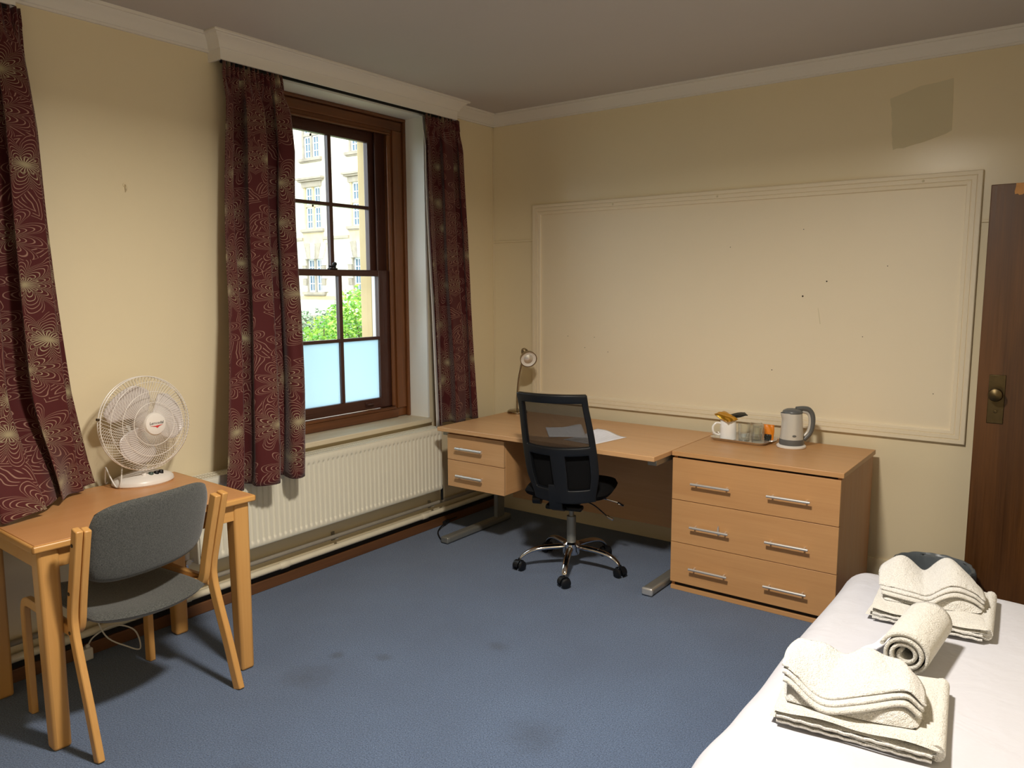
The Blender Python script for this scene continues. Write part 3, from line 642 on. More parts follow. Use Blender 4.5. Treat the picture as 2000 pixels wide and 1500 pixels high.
for s_ in (-1,1):
    g = G(); x = s_*(TX-.04); g.box(x-.011,x+.011,-TY+.085,TY-.085,TZ-.095,TZ-.024); g.build('apron', M['beechy'], tb, bevel=.002)
    g = G(); y = s_*(TY-.04); g.box(-TX+.085,TX-.085,y-.011,y+.011,TZ-.095,TZ-.024); g.build('apron', M['beechy'], tb, bevel=.002)
# ---- upholstered chair pushed up to the table
ch = thing('side_chair', 'beech framed chair with grey upholstered seat and back at the table', 'chair', (.56,-2.93,0))
postp = [tuple(p)[:2] for p in bez([(.822,.0,0),(.775,.18,0),(.728,.34,0),(.706,.43,0),(.708,.50,0),(.742,.63,0),(.785,.79,0)], 30)]
innerp = [tuple(p)[:2] for p in bez([(.783,.785,0),(.742,.635,0),(.712,.515,0),(.700,.46,0),(.684,.425,0),(.655,.41,0)], 24)]
frontp = [tuple(p)[:2] for p in bez([(.312,0,0),(.312,.2,0),(.312,.36,0),(.318,.415,0),(.340,.437,0),(.385,.44,0),(.55,.428,0),(.70,.42,0)], 32)]
for side in (0, 1):
    if side == 0: ya, sg, mp = -3.205, 1, None
    else: ya, sg, mp = -2.625, -1, (lambda q: (q[0]-.042, q[1]+(q[0]-.82)*.155, q[2]))
    g = G(); g.strip(postp, .036, 1, ya, ya+sg*.024, mp); lg = g.build('leg', M['beech'], ch, bevel=.004, world=True)
    for (x, z) in ((.765,.735),(.716,.56),(.700,.42)):
        g = G(); q = (x, ya, z); q = mp(q) if mp else q; g.tube([(q[0],q[1]+sg*.002,q[2]),(q[0],q[1]-sg*.0015,q[2])], .0065, 10); o = g.build('bolt', M['black'], lg); o.location = tuple(-Vector(ch.location))
    g = G(); g.strip(innerp, .034, 1, ya+sg*.028, ya+sg*.052, mp); g.build('back_post', M['beech'], ch, bevel=.004, world=True)
    g = G(); g.strip(frontp, .034, 1, ya+sg*.003, ya+sg*.027, mp); g.build('front_leg', M['beech'], ch, bevel=.004, world=True)
    g = G(); g.strip([(.665,.418),(.60,.405),(.345,.415)], .030, 1, ya+sg*.0275, ya+sg*.05, mp); g.build('seat_rail', M['beechy'], ch, bevel=.003, world=True)
def yl(x): return -3.148
def yr(x): return -2.683+(x-.82)*.155
def pad(u, v, h, sgn):
    a = u*2-1; b = v*2-1; e = (1-abs(a)**5)*(1-abs(b)**5); return h*max(0,e)**.35*sgn
def seatf(sgn):
    def f(u, v):
        a = u*2-1; b = v*2-1
        k = (1 - .06*abs(b)**4*abs(a)**4)
        x = .735 - .455*v + .035*(1-a*a)*(1-v); y0, y1 = yl(x), yr(x)-.02; y = (y0+y1)/2+(y1-y0)/2*a*k
        z = .445 - .022*(1-a*a)*(.4+.6*math.sin(PI*v)) + .02*(v-.5) - .045*sm(.86,1,v)**2 + .012*a*a
        return (x, y, z + pad(u, v, .024, sgn))
    return f
g = G(); g.grid(seatf(1), 36, 30); g.grid(seatf(-1), 36, 30); g.build('seat', M['greyfabric'], ch, world=True, ang=70)
def backf(sgn):
    def f(u, v):
        a = u*2-1; b = v*2-1
        ext = 1-.10*max(0,abs(b)-.35)**2*2
        zc = .706+.150*b*(1-.20*abs(a)**5) ; x = .748+(zc-.69)*.285 + .040*(1-a*a) - .012
        y0, y1 = yl(x)-.004, yr(x-.03)+.008; y = (y0+y1)/2 + (y1-y0)/2*a*ext
        x += (-.042*(u)) if True else 0
        return (x + pad(u, v, .021, sgn), y, zc + .004*a)
    return f
g = G(); g.grid(backf(1), 40, 30); g.grid(backf(-1), 40, 30); g.build('backrest', M['greyfabric'], ch, world=True, ang=70)
# ---- office chair
oc = thing('office_chair', 'black mesh-backed swivel chair on a chrome five-star base', 'office chair', (1.125,-.752,0), math.radians(16.6))
ang0 = math.radians(223-16.6)
g = G(); g.lathe([(.0,.085),(.045,.085),(.048,.10),(.046,.145),(.036,.155),(0,.155)], 28); g.build('base_hub', M['chrome'], oc)
arm_me = None
for k in range(5):
    a = ang0 + 2*PI*k/5; c, s_ = math.cos(a), math.sin(a)
    prf = [(.03,.128),(.10,.128),(.17,.124),(.225,.112),(.265,.092),(.285,.072),(.292,.062)]
    if k == 0:
        g = G(); n = 10
        for i, (r, z) in enumerate(prf):
            w_ = .023-.010*i/6; hh = .016-.006*i/6
            for q in range(n):
                t = 2*PI*q/n; g.v.append((r, w_*math.cos(t), z+hh*math.sin(t)))
        for i in range(len(prf)-1):
            for q in range(n): g.f.append((i*n+q,i*n+(q+1)%n,(i+1)*n+(q+1)%n,(i+1)*n+q))
        g.f.append(tuple(range(n))[::-1]); g.f.append(tuple((len(prf)-1)*n+q for q in range(n)))
        arm = g.build('base_arm', M['chrome'], oc, sub=1); arm.rotation_euler = (0,0,a)
        g = G(); 
        for yy in (-.022, .022):
            g.lathe([(.0,-.009),(.022,-.009),(.0275,-.005),(.0275,.005),(.022,.009),(0,.009)], 24, (0,yy,.0275), M=Matrix.Rotation(PI/2,3,'X'))
        g.tube([(0,-.026,.0275),(0,.026,.0275)], .006, 8)
        g.strip([(.028*math.cos(t)*1.08, .0275+.028*math.sin(t)*1.08) for t in [math.radians(x) for x in range(-5,186,15)]], .004, 1, -.012, .012)
        g.tube([(.0,0,.05),(.0,0,.068)], .007, 8)
        cast = g.build('caster', M['blackplastic'], oc)
        ca0 = cast
    else: arm2 = share(arm, 'base_arm', oc, (0,0,0), (0,0,a))
    co = cast if k == 0 else share(ca0, 'caster', oc)
    co.location = (.292*c, .292*s_, 0); co.rotation_euler = (0,0,a+(.7,2.2,-.4,1.2,.3)[k])
g = G(); g.cyl((0,0,.15),(0,0,.30),.0255); g.cyl((0,0,.30),(0,0,.40),.014); gl_ = g.build('gas_lift', M['silver'], oc)
g = G(); g.box(-.07,.07,-.12,.10,.385,.425); g.box(-.10,.10,-.17,-.11,.375,.40); g.build('tilt_mechanism', M['black'], oc, bevel=.008)
g = G(); g.tube([(-.06,-.05,.395),(-.17,-.05,.392)], .004, 8); g.tube([(-.16,-.05,.392),(-.205,-.05,.392)], [.026,.027], 16); g.build('tension_knob', M['blackplastic'], oc)
for (p, q) in (((.06,.02,.39),(.215,-.06,.335)), ((.06,.06,.39),(.24,.10,.37))):
    g = G(); g.tube(bez([p, ((p[0]+q[0])/2,(p[1]+q[1])/2,(p[2]+q[2])/2+.012), q]), .004, 8); g.tube([q,(q[0]+.035,q[1]-.01,q[2]-.012)], .007, 8); g.build('lever', M['chrome'], oc)
def cush(sgn):
    def f(u, v):
        a = u*2-1; b = v*2-1; k = 1-.12*(a*a*b*b)
        z = .465 + .01*b*b - .03*sm(.8,1,v)
        return (.235*a*k, .015+.235*b*k, z + pad(u,v,.036,sgn))
    return f
g = G(); g.grid(cush(1), 28, 28); g.grid(cush(-1), 28, 28); g.build('seat', M['blackfabric'], oc, ang=70)
BW = lambda v: .182 + .012*math.sin(PI*min(1,v*1.15)) - .022*(1-sm(0,.28,v))
def obk(u, v, off=0):
    a = u*2-1; z = .455+.57*v; y = -.205-.050*v-.055*v*v - .050*(1-a*a) + off
    return (BW(v)*a + .026 - .048*v, y, z - .012*(1-a*a)*(1-sm(.5,.9,v)) - (0.02*(1-v)**3)*0)
def bskip(u, v):
    a = abs(u*2-1)
    up_ = v > .53 and v < .925 and a < .83
    low = .13 < v < .46 and .20 < a < .80
    return up_ or low
g = G(); g.grid(obk, 40, 40, skip=bskip); g.build('back_frame', M['blackplastic'], oc, solid=.024, ang=50, bevel=.003)
g = G(); g.grid(lambda u, v: obk(.07+.86*u, .52+.41*v, .004), 24, 20, uv=lambda u, v: (u*.34, v*.24)); g.build('mesh_panel', M['net'], oc, ang=180)
g = G(); g.grid(lambda u, v: obk(.08+.84*u, .11+.37*v, .022), 20, 16); g.build('lumbar_pad', M['blackfabric'], oc, ang=180, solid=.006)
g = G(); g.strip([(-.11,.385),(-.20,.39),(-.245,.41),(-.262,.46),(-.268,.54)], .014, 0, -.05, .02); g.build('back_bracket', M['blackplastic'], oc, bevel=.003)
# ---- bed and duvet
bd = thing('bed', 'single bed base and mattress under the white duvet', 'bed', (3.27,-2.45,0))
B([(2.80,3.79,-3.40,-1.46,.10,.30)], 'bed_base', M['blackfabric'], bd, .02); B([(2.80,3.79,-3.40,-1.46,.30,.50)], 'mattress', M['duvet'], bd, .04, 4)
for x in (2.9,3.7):
    for y in (-1.6,-3.3):
        g = G(); g.cyl((x,y,0),(x,y,.1),.025); g.build('leg', M['black'], bd, world=True)
def duv(u, v):
    x0, x1, y0, y1, R = 2.812, 3.74, -3.36, -1.50, .085; ex = .38
    X = x0-ex+(x1-x0+ex+.10)*u; Y = y0-ex+(y1-y0+2*ex)*v
    ix = min(max(X,x0),x1); iy = min(max(Y,y0),y1); dx, dy = X-ix, Y-iy; d = math.hypot(dx,dy)
    z = .572 + .0025*math.sin(5.2*X+2.1*Y) + .0025*math.sin(3.3*Y-7*X+1) + .0015*math.sin(17*X+9*Y) + .0012*math.sin(13*Y-21*X) + .001*math.sin(31*(X+.35*Y)) - .002
    if d < 1e-6: return (X, Y, z)
    nx, ny = dx/d, dy/d; th = min(d/R, PI/2); r = R*math.sin(th); dn = R*(1-math.cos(th)) + max(0,d-R*PI/2)
    wv = .005*math.sin(9*(Y*abs(nx)+X*abs(ny))+1.2) + .004*math.sin(27*(Y*abs(nx)+X*abs(ny)))*sm(-2.2,-2.8,Y)
    r += wv*sm(0,.14,d) + .012*sm(.1,.45,d)
    return (min(ix+nx*r, 3.812), iy+ny*r, max(z-dn, .16))
g = G(); g.grid(duv, 90, 130); tag(g.build('duvet', M['duvet'], solid=.006, ang=180), 'plain white duvet spread over the bed', 'duvet')
# ---- waste bin
bn = thing('waste_bin', 'round waste bin with a grey plastic liner beside the door', 'bin', (2.862,-.425,0))
g = G(); g.lathe([(.0,.004),(.125,.004),(.13,.01),(.158,.297),(.153,.297),(.126,.012),(0,.012)], 36); g.build('bin_body', M['bin'], bn)
def linf(u, v):
    t = 2*PI*u; z_r = [(.166,.185),(.168,.22),(.169,.26),(.169,.292),(.164,.303),(.157,.304),(.151,.295),(.146,.25),(.138,.15),(.128,.06),(.06,.03),(.0,.028)]
    k = v*(len(z_r)-1); i = min(int(k), len(z_r)-2); f = k-i; r = z_r[i][0]*(1-f)+z_r[i+1][0]*f; z = z_r[i][1]*(1-f)+z_r[i+1][1]*f
    jig = .0022*math.sin(9*t+4*v)+.0012*math.sin(21*t+9*v); e = 1-sm(.25,.5,v)
    zz = z + (.008*math.sin(7*t+1)+.006*math.sin(13*t))*(1-sm(0,.2,v))
    if .3 < v < .6: zz += .0012*math.sin(15*t)
    return ((r+jig*(.5+e))*math.cos(t), (r+jig*(.5+e))*math.sin(t), zz)
g = G(); g.grid(linf, 120, 33); g.build('bin_liner', M['liner'], bn, ang=60)
# ================================================================== SMALL THINGS
# ---- desk fan on the beech table
fan = thing('desk_fan', 'white round desk fan with wire guard on the beech table', 'fan', (.135,-2.632,TZ))
Mrot = lambda az, el: Matrix.Rotation(az,3,'Z') @ Matrix.Rotation(PI/2-el,3,'Y')   # local z -> facing
g = G(); g.lathe([(.0,0),(.122,0),(.128,.006),(.126,.018),(.118,.026),(.095,.036),(.06,.046),(.03,.052),(0,.053)], 40, sx=.80, sy=1); fb = g.build('base', M['whiteplastic'], fan)
for i, y in enumerate((-.022,.006,.030,.052)):
    g = G(); g.lathe([(.0105,0),(.0105,.012),(.008,.015),(0,.015)], 14, (.058-.004*abs(i-1.5),y,.036)); g.build('speed_button', M['whiteplastic'] if i == 0 else (M['knob'] if i == 1 else M['blackplastic']), fb)
g = G(); g.tube([(-.02,0,.04),(-.02,0,.10),(-.03,0,.16),(-.04,0,.20)], [.030,.022,.019,.022], 18); g.build('neck', M['whiteplastic'], fan)
HC = Vector((.045,.0,.262)); MR = Mrot(math.radians(4), math.radians(3)); FW = MR @ Vector((0,0,1))
def H(p): return tuple(HC + MR @ Vector(p))
g = G(); g.lathe([(0,-.155),(.035,-.152),(.052,-.13),(.056,-.09),(.050,-.06),(0,-.055)], 28, HC, M=MR); g.build('motor_housing', M['whiteplastic'], fan)
RG = .197
def gw(front):
    g = G(); n = 84
    for k in range(n):
        a0 = 2*PI*k/n; pts = []
        for j in range(11):
            t = j/10; r = .045+(RG-.045)*t; sw = (.55 if front else -.55)*(1-t)
            if front: z = .012+.058*math.sqrt(max(0,1-(t)**2.6)) 
            else: z = -.012-.058*math.sqrt(max(0,1-(t)**2.6))
            pts.append(H((r*math.cos(a0+sw), r*math.sin(a0+sw), z)))
        g.tube(pts, .0010, 4, cap=False)
    for r in ((.09,.135,.175) if front else (.12,)):
        t = (r-.045)/(RG-.045); z = (.012+.058*math.sqrt(1-t**2.6))*(1 if front else -1)
        g.tube([H((r*math.cos(q), r*math.sin(q), z)) for q in [2*PI*i/60 for i in range(60)]], .0013, 5, closed=True)
    return g
gw(True).build('front_guard', M['whiteplastic'], fan); gw(False).build('rear_guard', M['whiteplastic'], fan)
g = G(); ring = [2*PI*i/72 for i in range(72)]
for z in (.009,-.009): g.tube([H(((RG+.001)*math.cos(q),(RG+.001)*math.sin(q),z)) for q in ring], .0022, 8, closed=True)
g.build('guard_rim', M['whiteplastic'], fan)
g = G(); p0 = H((RG*math.cos(4.5), RG*math.sin(4.5), 0)); g.tube([p0, H(((RG+.012)*math.cos(4.5),(RG+.012)*math.sin(4.5),0))], .005, 8); g.build('guard_clip', M['brass'], fan)
g = G(); g.lathe([(.047,.060),(.048,.070),(.044,.078),(.030,.082),(0,.083)], 36, HC, M=MR); g.lathe([(.047,.060),(0,.060)], 36, HC, M=MR); cap = g.build('hub_cap', M['whiteplastic'], fan)
g = G(); g.lathe([(0,-.045),(.034,-.045),(.036,.02),(.03,.03),(0,.032)], 28, HC, M=MR); bh = g.build('blade_hub', M['bladeplastic'], fan)
# facing basis: text right = +y world, up = +z
T4 = Matrix.Translation(HC + FW*.0832) @ Matrix(((FW.x,0,0,0),(0,1,0,0),(0,0,1,0),(0,0,0,1))).to_3x3().to_4x4()
zax = FW; xax = Vector((0,0,1)).cross(zax).normalized(); yax = zax.cross(xax)
Rb = Matrix((xax,yax,zax)).transposed().to_4x4(); T4 = Matrix.Translation(HC+FW*.0826) @ Rb
text_mesh('logo_lettering', 'Lemosdal', .0165, M['ink'], cap, T4 @ Matrix.Translation((0,.004,0)), .15, .0006)
g = G(); g.prism([(-.030,-.006),(-.006,-.0075),(0,-.0065),(.028,-.0050),(.012,-.010),(.002,-.017),(-.006,-.0115)], 2, 0, .0011)
o = g.build('logo_swoosh', M['red'], cap, smooth=False); o.data.transform(T4)
for k in range(3):
    a0 = math.radians(83+120*k)
    def bl_(u, v):
        r = .03+.142*u; w_ = math.radians(18+28*math.sin(PI*min(1,.25+.75*u)*.72)); wob = 1-.35*max(0,u-.8)/.2
        th = a0 + (v-.5)*w_*2*wob + .35*u; z = .022*(1-2*v)*(.6+.4*u) - .004
        return H((r*math.cos(th), r*math.sin(th), z))
    g = G(); g.grid(bl_, 14, 14); g.build('blade', M['bladeplastic'], fan, solid=.003, ang=180)
g = G(); g.tube(bez([(-.05,-.02,.15),(-.02,-.07,.12),(.04,-.115,.03),(.02,-.125,.006),(-.01,-.135,.05),(-.035,-.138,.085),(-.06,-.13,.05),(-.085,-.12,.006),(-.105,-.10,.004)], 50), .003, 8); g.build('power_cord', M['cordwhite'], fan)
# fan cord below the table
cd = thing('extension_lead', 'thin white cord looping to a plug under the beech table', 'cord', (.06,-2.86,0))
g = G(); g.tube(bez([(.022,-2.78,.72),(.028,-2.80,.45),(.05,-2.83,.22),(.10,-2.82,.10),(.16,-2.76,.045),(.19,-2.72,.03),(.15,-2.72,.10),(.10,-2.78,.13),(.07,-2.85,.10),(.055,-2.875,.06)], 60), .0032, 8); g.build('flex', M['cordwhite'], cd, world=True)
g = G(); g.box(.03,.075,-2.905,-2.86,.004,.055); g.tube([(.055,-2.875,.055),(.055,-2.875,.07)], [.012,.006], 10); g.build('plug', M['cordwhite'], cd, bevel=.006, world=True)
g = G(); g.tube(bez([(.02,-.45,.02),(.06,-.60,.03),(.10,-.72,.012),(.18,-.80,.006),(.24,-.835,.006),(.275,-.80,.006)], 40), .004, 8); g.tube([(.03,-.55,.02),(.06,-.62,.03)], .012, 10)
tag(g.build('floor_cable', M['black']), 'black cable trailing on the carpet by the desk foot', 'cable')
# ---- desk lamp
dl = thing('desk_lamp', 'bronze gooseneck desk lamp at the back of the desk', 'lamp', (.345,-.195,DZ))
g = G(); g.lathe([(0,0),(.066,0),(.068,.004),(.066,.014),(.058,.020),(.02,.024),(0,.024)], 32); g.build('base', M['lampmetal'], dl)
g = G(); st = bez([(0,0,.02),(.0,0,.12),(.012,-.003,.22),(.038,-.01,.31),(.066,-.012,.385)], 30); g.tube(st, .0055, 10); g.build('gooseneck', M['lampmetal'], dl)
hd_dir = Vector((.70,-.60,-.34)).normalized(); hb = Vector((.058,.0,.412)); za = hd_dir; xa = Vector((0,0,1)).cross(za).normalized(); ya_ = za.cross(xa); LM = Matrix((xa,ya_,za)).transposed()
g = G(); g.lathe([(0,-.015),(.020,-.012),(.022,.0),(.022,.045),(.026,.055),(.040,.075),(.052,.100),(.055,.125),(.052,.125),(.049,.102),(.036,.078),(.02,.06),(0,.058)], 32, hb, M=LM); sh = g.build('lamp_shade', M['lampmetal'], dl)
g = G(); g.lathe([(0,.045),(.012,.05),(.014,.065),(.030,.090),(.034,.105),(.030,.118),(.016,.126),(0,.128)], 24, hb, M=LM); g.build('bulb', M['steel'], dl)
g = G(); g.lathe([(0,.108),(.045,.112),(.0505,.118),(.050,.120),(.044,.115),(0,.112)], 28, hb, M=LM); tag(g.build('reflector', M['whiteplastic'], sh), 'pale inner reflector')
for z in (.012,.028,.042):
    g = G(); g.lathe([(.0222,z-.003),(.0240,z-.002),(.0240,z+.002),(.0222,z+.003)], 28, hb, M=LM); g.build('vent_ring', M['lampmetal'], sh)
# ---- papers
def sheet(loc, rz, label, curl, w_=.21, h_=.297):
    g = G(); g.grid(lambda u, v: ((u-.5)*w_, (v-.5)*h_, .0015+curl(u,v)), 14, 16); o = g.build('paper_sheet', M['paper'], solid=.0004, ang=180); o.location = loc; o.rotation_euler = (0,0,rz)
    return tag(o, label, 'paper', 'papers on the desk')
sheet((1.215,-.655,DZ), math.radians(-9), 'white printed paper on the desk, right of the mesh chair back', lambda u, v: .022*sm(.5,1,v)*(1-sm(.25,.85,u)) )
sheet((.985,-.60,DZ+.0025), math.radians(38), 'white printed paper seen through the mesh chair back', lambda u, v: .018*sm(.45,1,u)*sm(.2,.9,v)+.012*sm(.6,0,u)*0)
# ---- tray with mug, tumblers and sachets
tray = thing('serving_tray', 'small silver rectangular tray on the chest of drawers', 'tray', (1.895,-.225,CZ), math.radians(-4))
def rr(w_, h_, r, n=6):
    out = []
    for cx, cy, a in ((w_-r,h_-r,0),(-w_+r,h_-r,90),(-w_+r,-h_+r,180),(w_-r,-h_+r,270)):
        for k in range(n+1): t = math.radians(a+90*k/n); out.append((cx+r*math.cos(t), cy+r*math.sin(t)))
    return out
g = G(); rings = [(rr(.135,.095,.03),.003),(rr(.142,.102,.034),.005),(rr(.152,.112,.04),.017),(rr(.157,.117,.043),.018),(rr(.157,.117,.043),.0165),(rr(.151,.111,.04),.014),(rr(.143,.103,.035),.002),(rr(.137,.097,.03),0.0005)]
n = len(rings[0][0])
for r_, z in rings: g.v += [(p[0],p[1],z) for p in r_]
for i in range(len(rings)-1):
    for k in range(n): g.f.append((i*n+k,i*n+(k+1)%n,(i+1)*n+(k+1)%n,(i+1)*n+k))
g.f.append(tuple(range(n))); g.f.append(tuple((len(rings)-1)*n+k for k in range(n))); g.build('tray_body', M['steel'], tray, ang=50)
for s_ in (-1,1):
    g = G(); g.tube(bez([(s_*.153,-.03,.017),(s_*.170,-.026,.020),(s_*.176,0,.021),(s_*.170,.026,.020),(s_*.153,.03,.017)],20), .004, 8); g.build('tray_handle', M['steel'], tray)
TT = CZ+.0045
mug = thing('mug', 'white ceramic mug on the tray with sachets resting on top', 'mug', (1.822,-.272,TT))
g = G(); g.lathe([(0,0),(.036,0),(.043,.004),(.0435,.05),(.041,.108),(.0395,.110),(.038,.108),(.0395,.05),(.038,.008),(0,.007)], 32); g.build('cup', M['ceramic'], mug)
g = G(); g.tube(bez([(-.033,-.025,.088),(-.052,-.038,.090),(-.066,-.049,.070),(-.063,-.047,.040),(-.046,-.033,.026),(-.034,-.025,.028)],30), .0058, 10); g.build('handle', M['ceramic'], mug)
def tumbler(x, y, r, h, label, up_):
    t = thing('tumbler', label, 'glass', (x,y,TT), group='glass tumblers on the tray')
    pr_ = [(0,0),(r*.86,0),(r*.88,.004),(r,h),(r-.0022,h),(r*.86-.0015,.014),(0,.012)]
    if not up_: pr_ = [(a, h-b) for a, b in pr_]
    g = G(); g.lathe(pr_, 28); g.build('glass_body', M['tumbler'], t)
    g = G(); zz = h-.014 if not up_ else .0; g.lathe([(0,zz+.001),(r*.84,zz+.001),(r*.84,zz+.012),(0,zz+.0125)], 24); g.build('thick_base', M['tumbler'], t)
tumbler(1.908,-.262,.033,.095,'upright clear tumbler beside the white mug',True); tumbler(1.982,-.255,.034,.095,'upturned clear tumbler at the right of the tray',False); tumbler(1.945,-.185,.032,.09,'clear tumbler standing behind the other two',True)
def sachet(loc, rot, mat, label, w_=.05, h_=.085, puff=.008):
    def f(sgn):
        return lambda u, v: ((u-.5)*w_*(1-.03*math.sin(9*v)), (v-.5)*h_, sgn*puff*(max(0,(1-(2*u-1)**4)*(1-(2*v-1)**4)))**.6 + .002*math.sin(14*u+9*v))
    g = G(); g.grid(f(1), 14, 16); g.grid(f(-1), 14, 16); o = g.build('sachet', mat, ang=60); o.location = loc; o.rotation_euler = rot; return tag(o, label, 'sachet', 'sachets on the tea tray')
sachet((1.812,-.285,TT+.124), (math.radians(14),math.radians(-6),math.radians(62)), M['gold'], 'gold foil sachet lying across the white mug', .075, .115, .014)
sachet((1.858,-.252,TT+.132), (math.radians(8),math.radians(10),math.radians(-50)), M['blackfoil'], 'black foil sachet lying across the white mug', .05, .11, .007)
sachet((2.012,-.185,TT+.045), (math.radians(78),math.radians(4),math.radians(28)), M['orange'], 'orange sachet propped behind the upturned tumbler', .06, .085, .006)
sachet((2.016,-.203,TT+.020), (math.radians(74),math.radians(6),math.radians(26)), M['blackfoil'], 'dark small sachet leaning in front of the orange one', .036, .036, .004)
for i, (x, y) in enumerate(((1.875,-.178),(1.985,-.150))):
    t = thing('milk_pot', ('small white milk pot between mug and tumblers','small white milk pot at the back of the tray')[i], 'milk pot', (x,y,TT)); g = G(); g.lathe([(0,0),(.013,0),(.018,.02),(.021,.024),(.021,.0255),(0,.0255)], 20); g.build('pot', M['ceramic'], t); g = G(); g.lathe([(0,.0256),(.0215,.0256),(.0215,.0265),(0,.0268)], 20); g.build('foil_lid', M['steel'], t)
# ---- kettle
kt = thing('kettle', 'silver and grey electric kettle on its base, beside the tray', 'kettle', (2.158,-.262,CZ), math.radians(38))
g = G(); g.lathe([(0,0),(.069,0),(.073,.004),(.073,.011),(.066,.016),(0,.017)], 36); g.build('power_base', M['whiteplastic'], kt)
g = G(); g.lathe([(0,.017),(.060,.017),(.062,.022),(.060,.045),(.0585,.046),(0,.046)], 36); g.build('heater_ring', M['kettlegrey'], kt)
def kb(u, v):
    t = 2*PI*u; z = .046+.135*v; r = .0585-.0100*v; sp = .012*sm(.7,1,v)*max(0,math.cos(t-PI))**6
    return ((r+sp)*math.cos(t), (r+sp)*math.sin(t), z + .010*v*v*math.cos(t)*-1*0)
g = G(); g.grid(kb, 40, 14); g.build('jug', M['kettle'], kt)
g = G(); g.lathe([(.049,.179),(.050,.184),(.046,.193),(.031,.201),(0,.205)], 36); g.lathe([(.049,.179),(0,.179)], 36); g.build('lid', M['kettlegrey'], kt)
g = G(); hp_ = bez([(.018,0,.202),(.055,0,.203),(.085,0,.195),(.104,0,.165),(.106,0,.115),(.094,0,.072),(.064,0,.038)], 36); g.tube(hp_, [.011+.003*math.sin(PI*i/(len(hp_)-1)) for i in range(len(hp_))], 12); g.build('handle', M['kettlegrey'], kt)
g = G(); hi = bez([(.05,0,.186),(.078,0,.178),(.091,0,.155),(.093,0,.115),(.083,0,.080),(.064,0,.058)], 30); g.tube(hi, .0075, 10); g.build('handle_grip', M['kettle'], kt)
g = G(); MK = Matrix.Rotation(math.radians(-98),3,'Z') @ Matrix.Rotation(PI/2,3,'Y'); g.lathe([(.0,.0595),(.010,.0590),(.010,.0570)], 20, (0,0,.068), sx=.55, sy=1, M=MK); tag(g.build('badge', M['kettlegrey'], kt), 'small oval grey badge')
g = G(); g.tube(bez([(.07,.03,.008),(.10,.08,.004),(.10,.13,.004),(.06,.17,.004)],30), .003, 8); g.build('flex', M['kettlegrey'], kt)
# ---- towels on the bed
def slab(cx, cy, z, w_, d_, th, rz, seed, mat, droop=.0):
    # one folded layer: rounded on its fold side, softly uneven
    rnd = random.Random(seed); p = [rnd.uniform(0,6) for _ in range(4)]
    def f(sgn):
        def q(u, v):
            a = u*2-1; b = v*2-1; e = max(0,(1-abs(a)**10)*(1-abs(b)**10))**.4
            x = w_/2*a*(1+.012*math.sin(5*b+p[0])); y = d_/2*b*(1+.012*math.sin(4*a+p[1]))
            zz = .0035*math.sin(6*a+p[2])*math.cos(5*b+p[3]) - droop*abs(a)**6
            return (x, y, zz + sgn*th/2*e)
        return q
    g = G(); g.grid(f(1), 26, 26); g.grid(f(-1), 26, 26)
    c, s_ = math.cos(rz), math.sin(rz); g.map(lambda P: Vector((cx+P.x*c-P.y*s_, cy+P.x*s_+P.y*c, z+P.z))); return g
def bath_towel(cx, cy, w_, d_, rz, label, seed):
    t = thing('bath_towel', label, 'towel', (cx,cy,.574), group='folded bath towels on the bed'); c, s_ = math.cos(rz), math.sin(rz)
    for i in range(3):
        g = slab(cx+.004*(i-1), cy+.003*(1-i), .5865+.0118*i, w_-.005*(i%2), d_-.005*i, .0135, rz+.012*(i-1), seed+i, M['towel'])
        g.build('folded_layer', M['towel'], t, world=True, ang=80)
    g = G(); pts = []
    for k in range(13):
        b = (k/12*2-1)*(d_/2-.012); x = w_/2-.004; pts.append((cx+x*c-b*s_, cy+x*s_+b*c, .599))
    g.tube(pts, .016, 12); g.map(lambda P: Vector((P.x,P.y,.599+(P.z-.599)*1.15))); g.build('folded_edge', M['towel'], t, world=True, ang=80)
    for k in range(2):
        z0 = .584+.012*k; pts = []; g = G()
        for j in range(25):
            x = (j/24*2-1)*(w_/2-.012); y = -d_/2-.001; pts.append((cx+x*c-y*s_, cy+x*s_+y*c, z0+.0012*math.sin(9*x*20+k)))
        g.tube(pts, .0036, 6); g.build('woven_hem', M['towel2'], t, world=True)
bath_towel(2.985,-2.425,.335,.345,math.radians(6),'cream bath towel folded flat at the near end of the bed',11)
bath_towel(3.03,-1.715,.305,.335,math.radians(3),'cream bath towel folded flat at the far end of the bed',31)
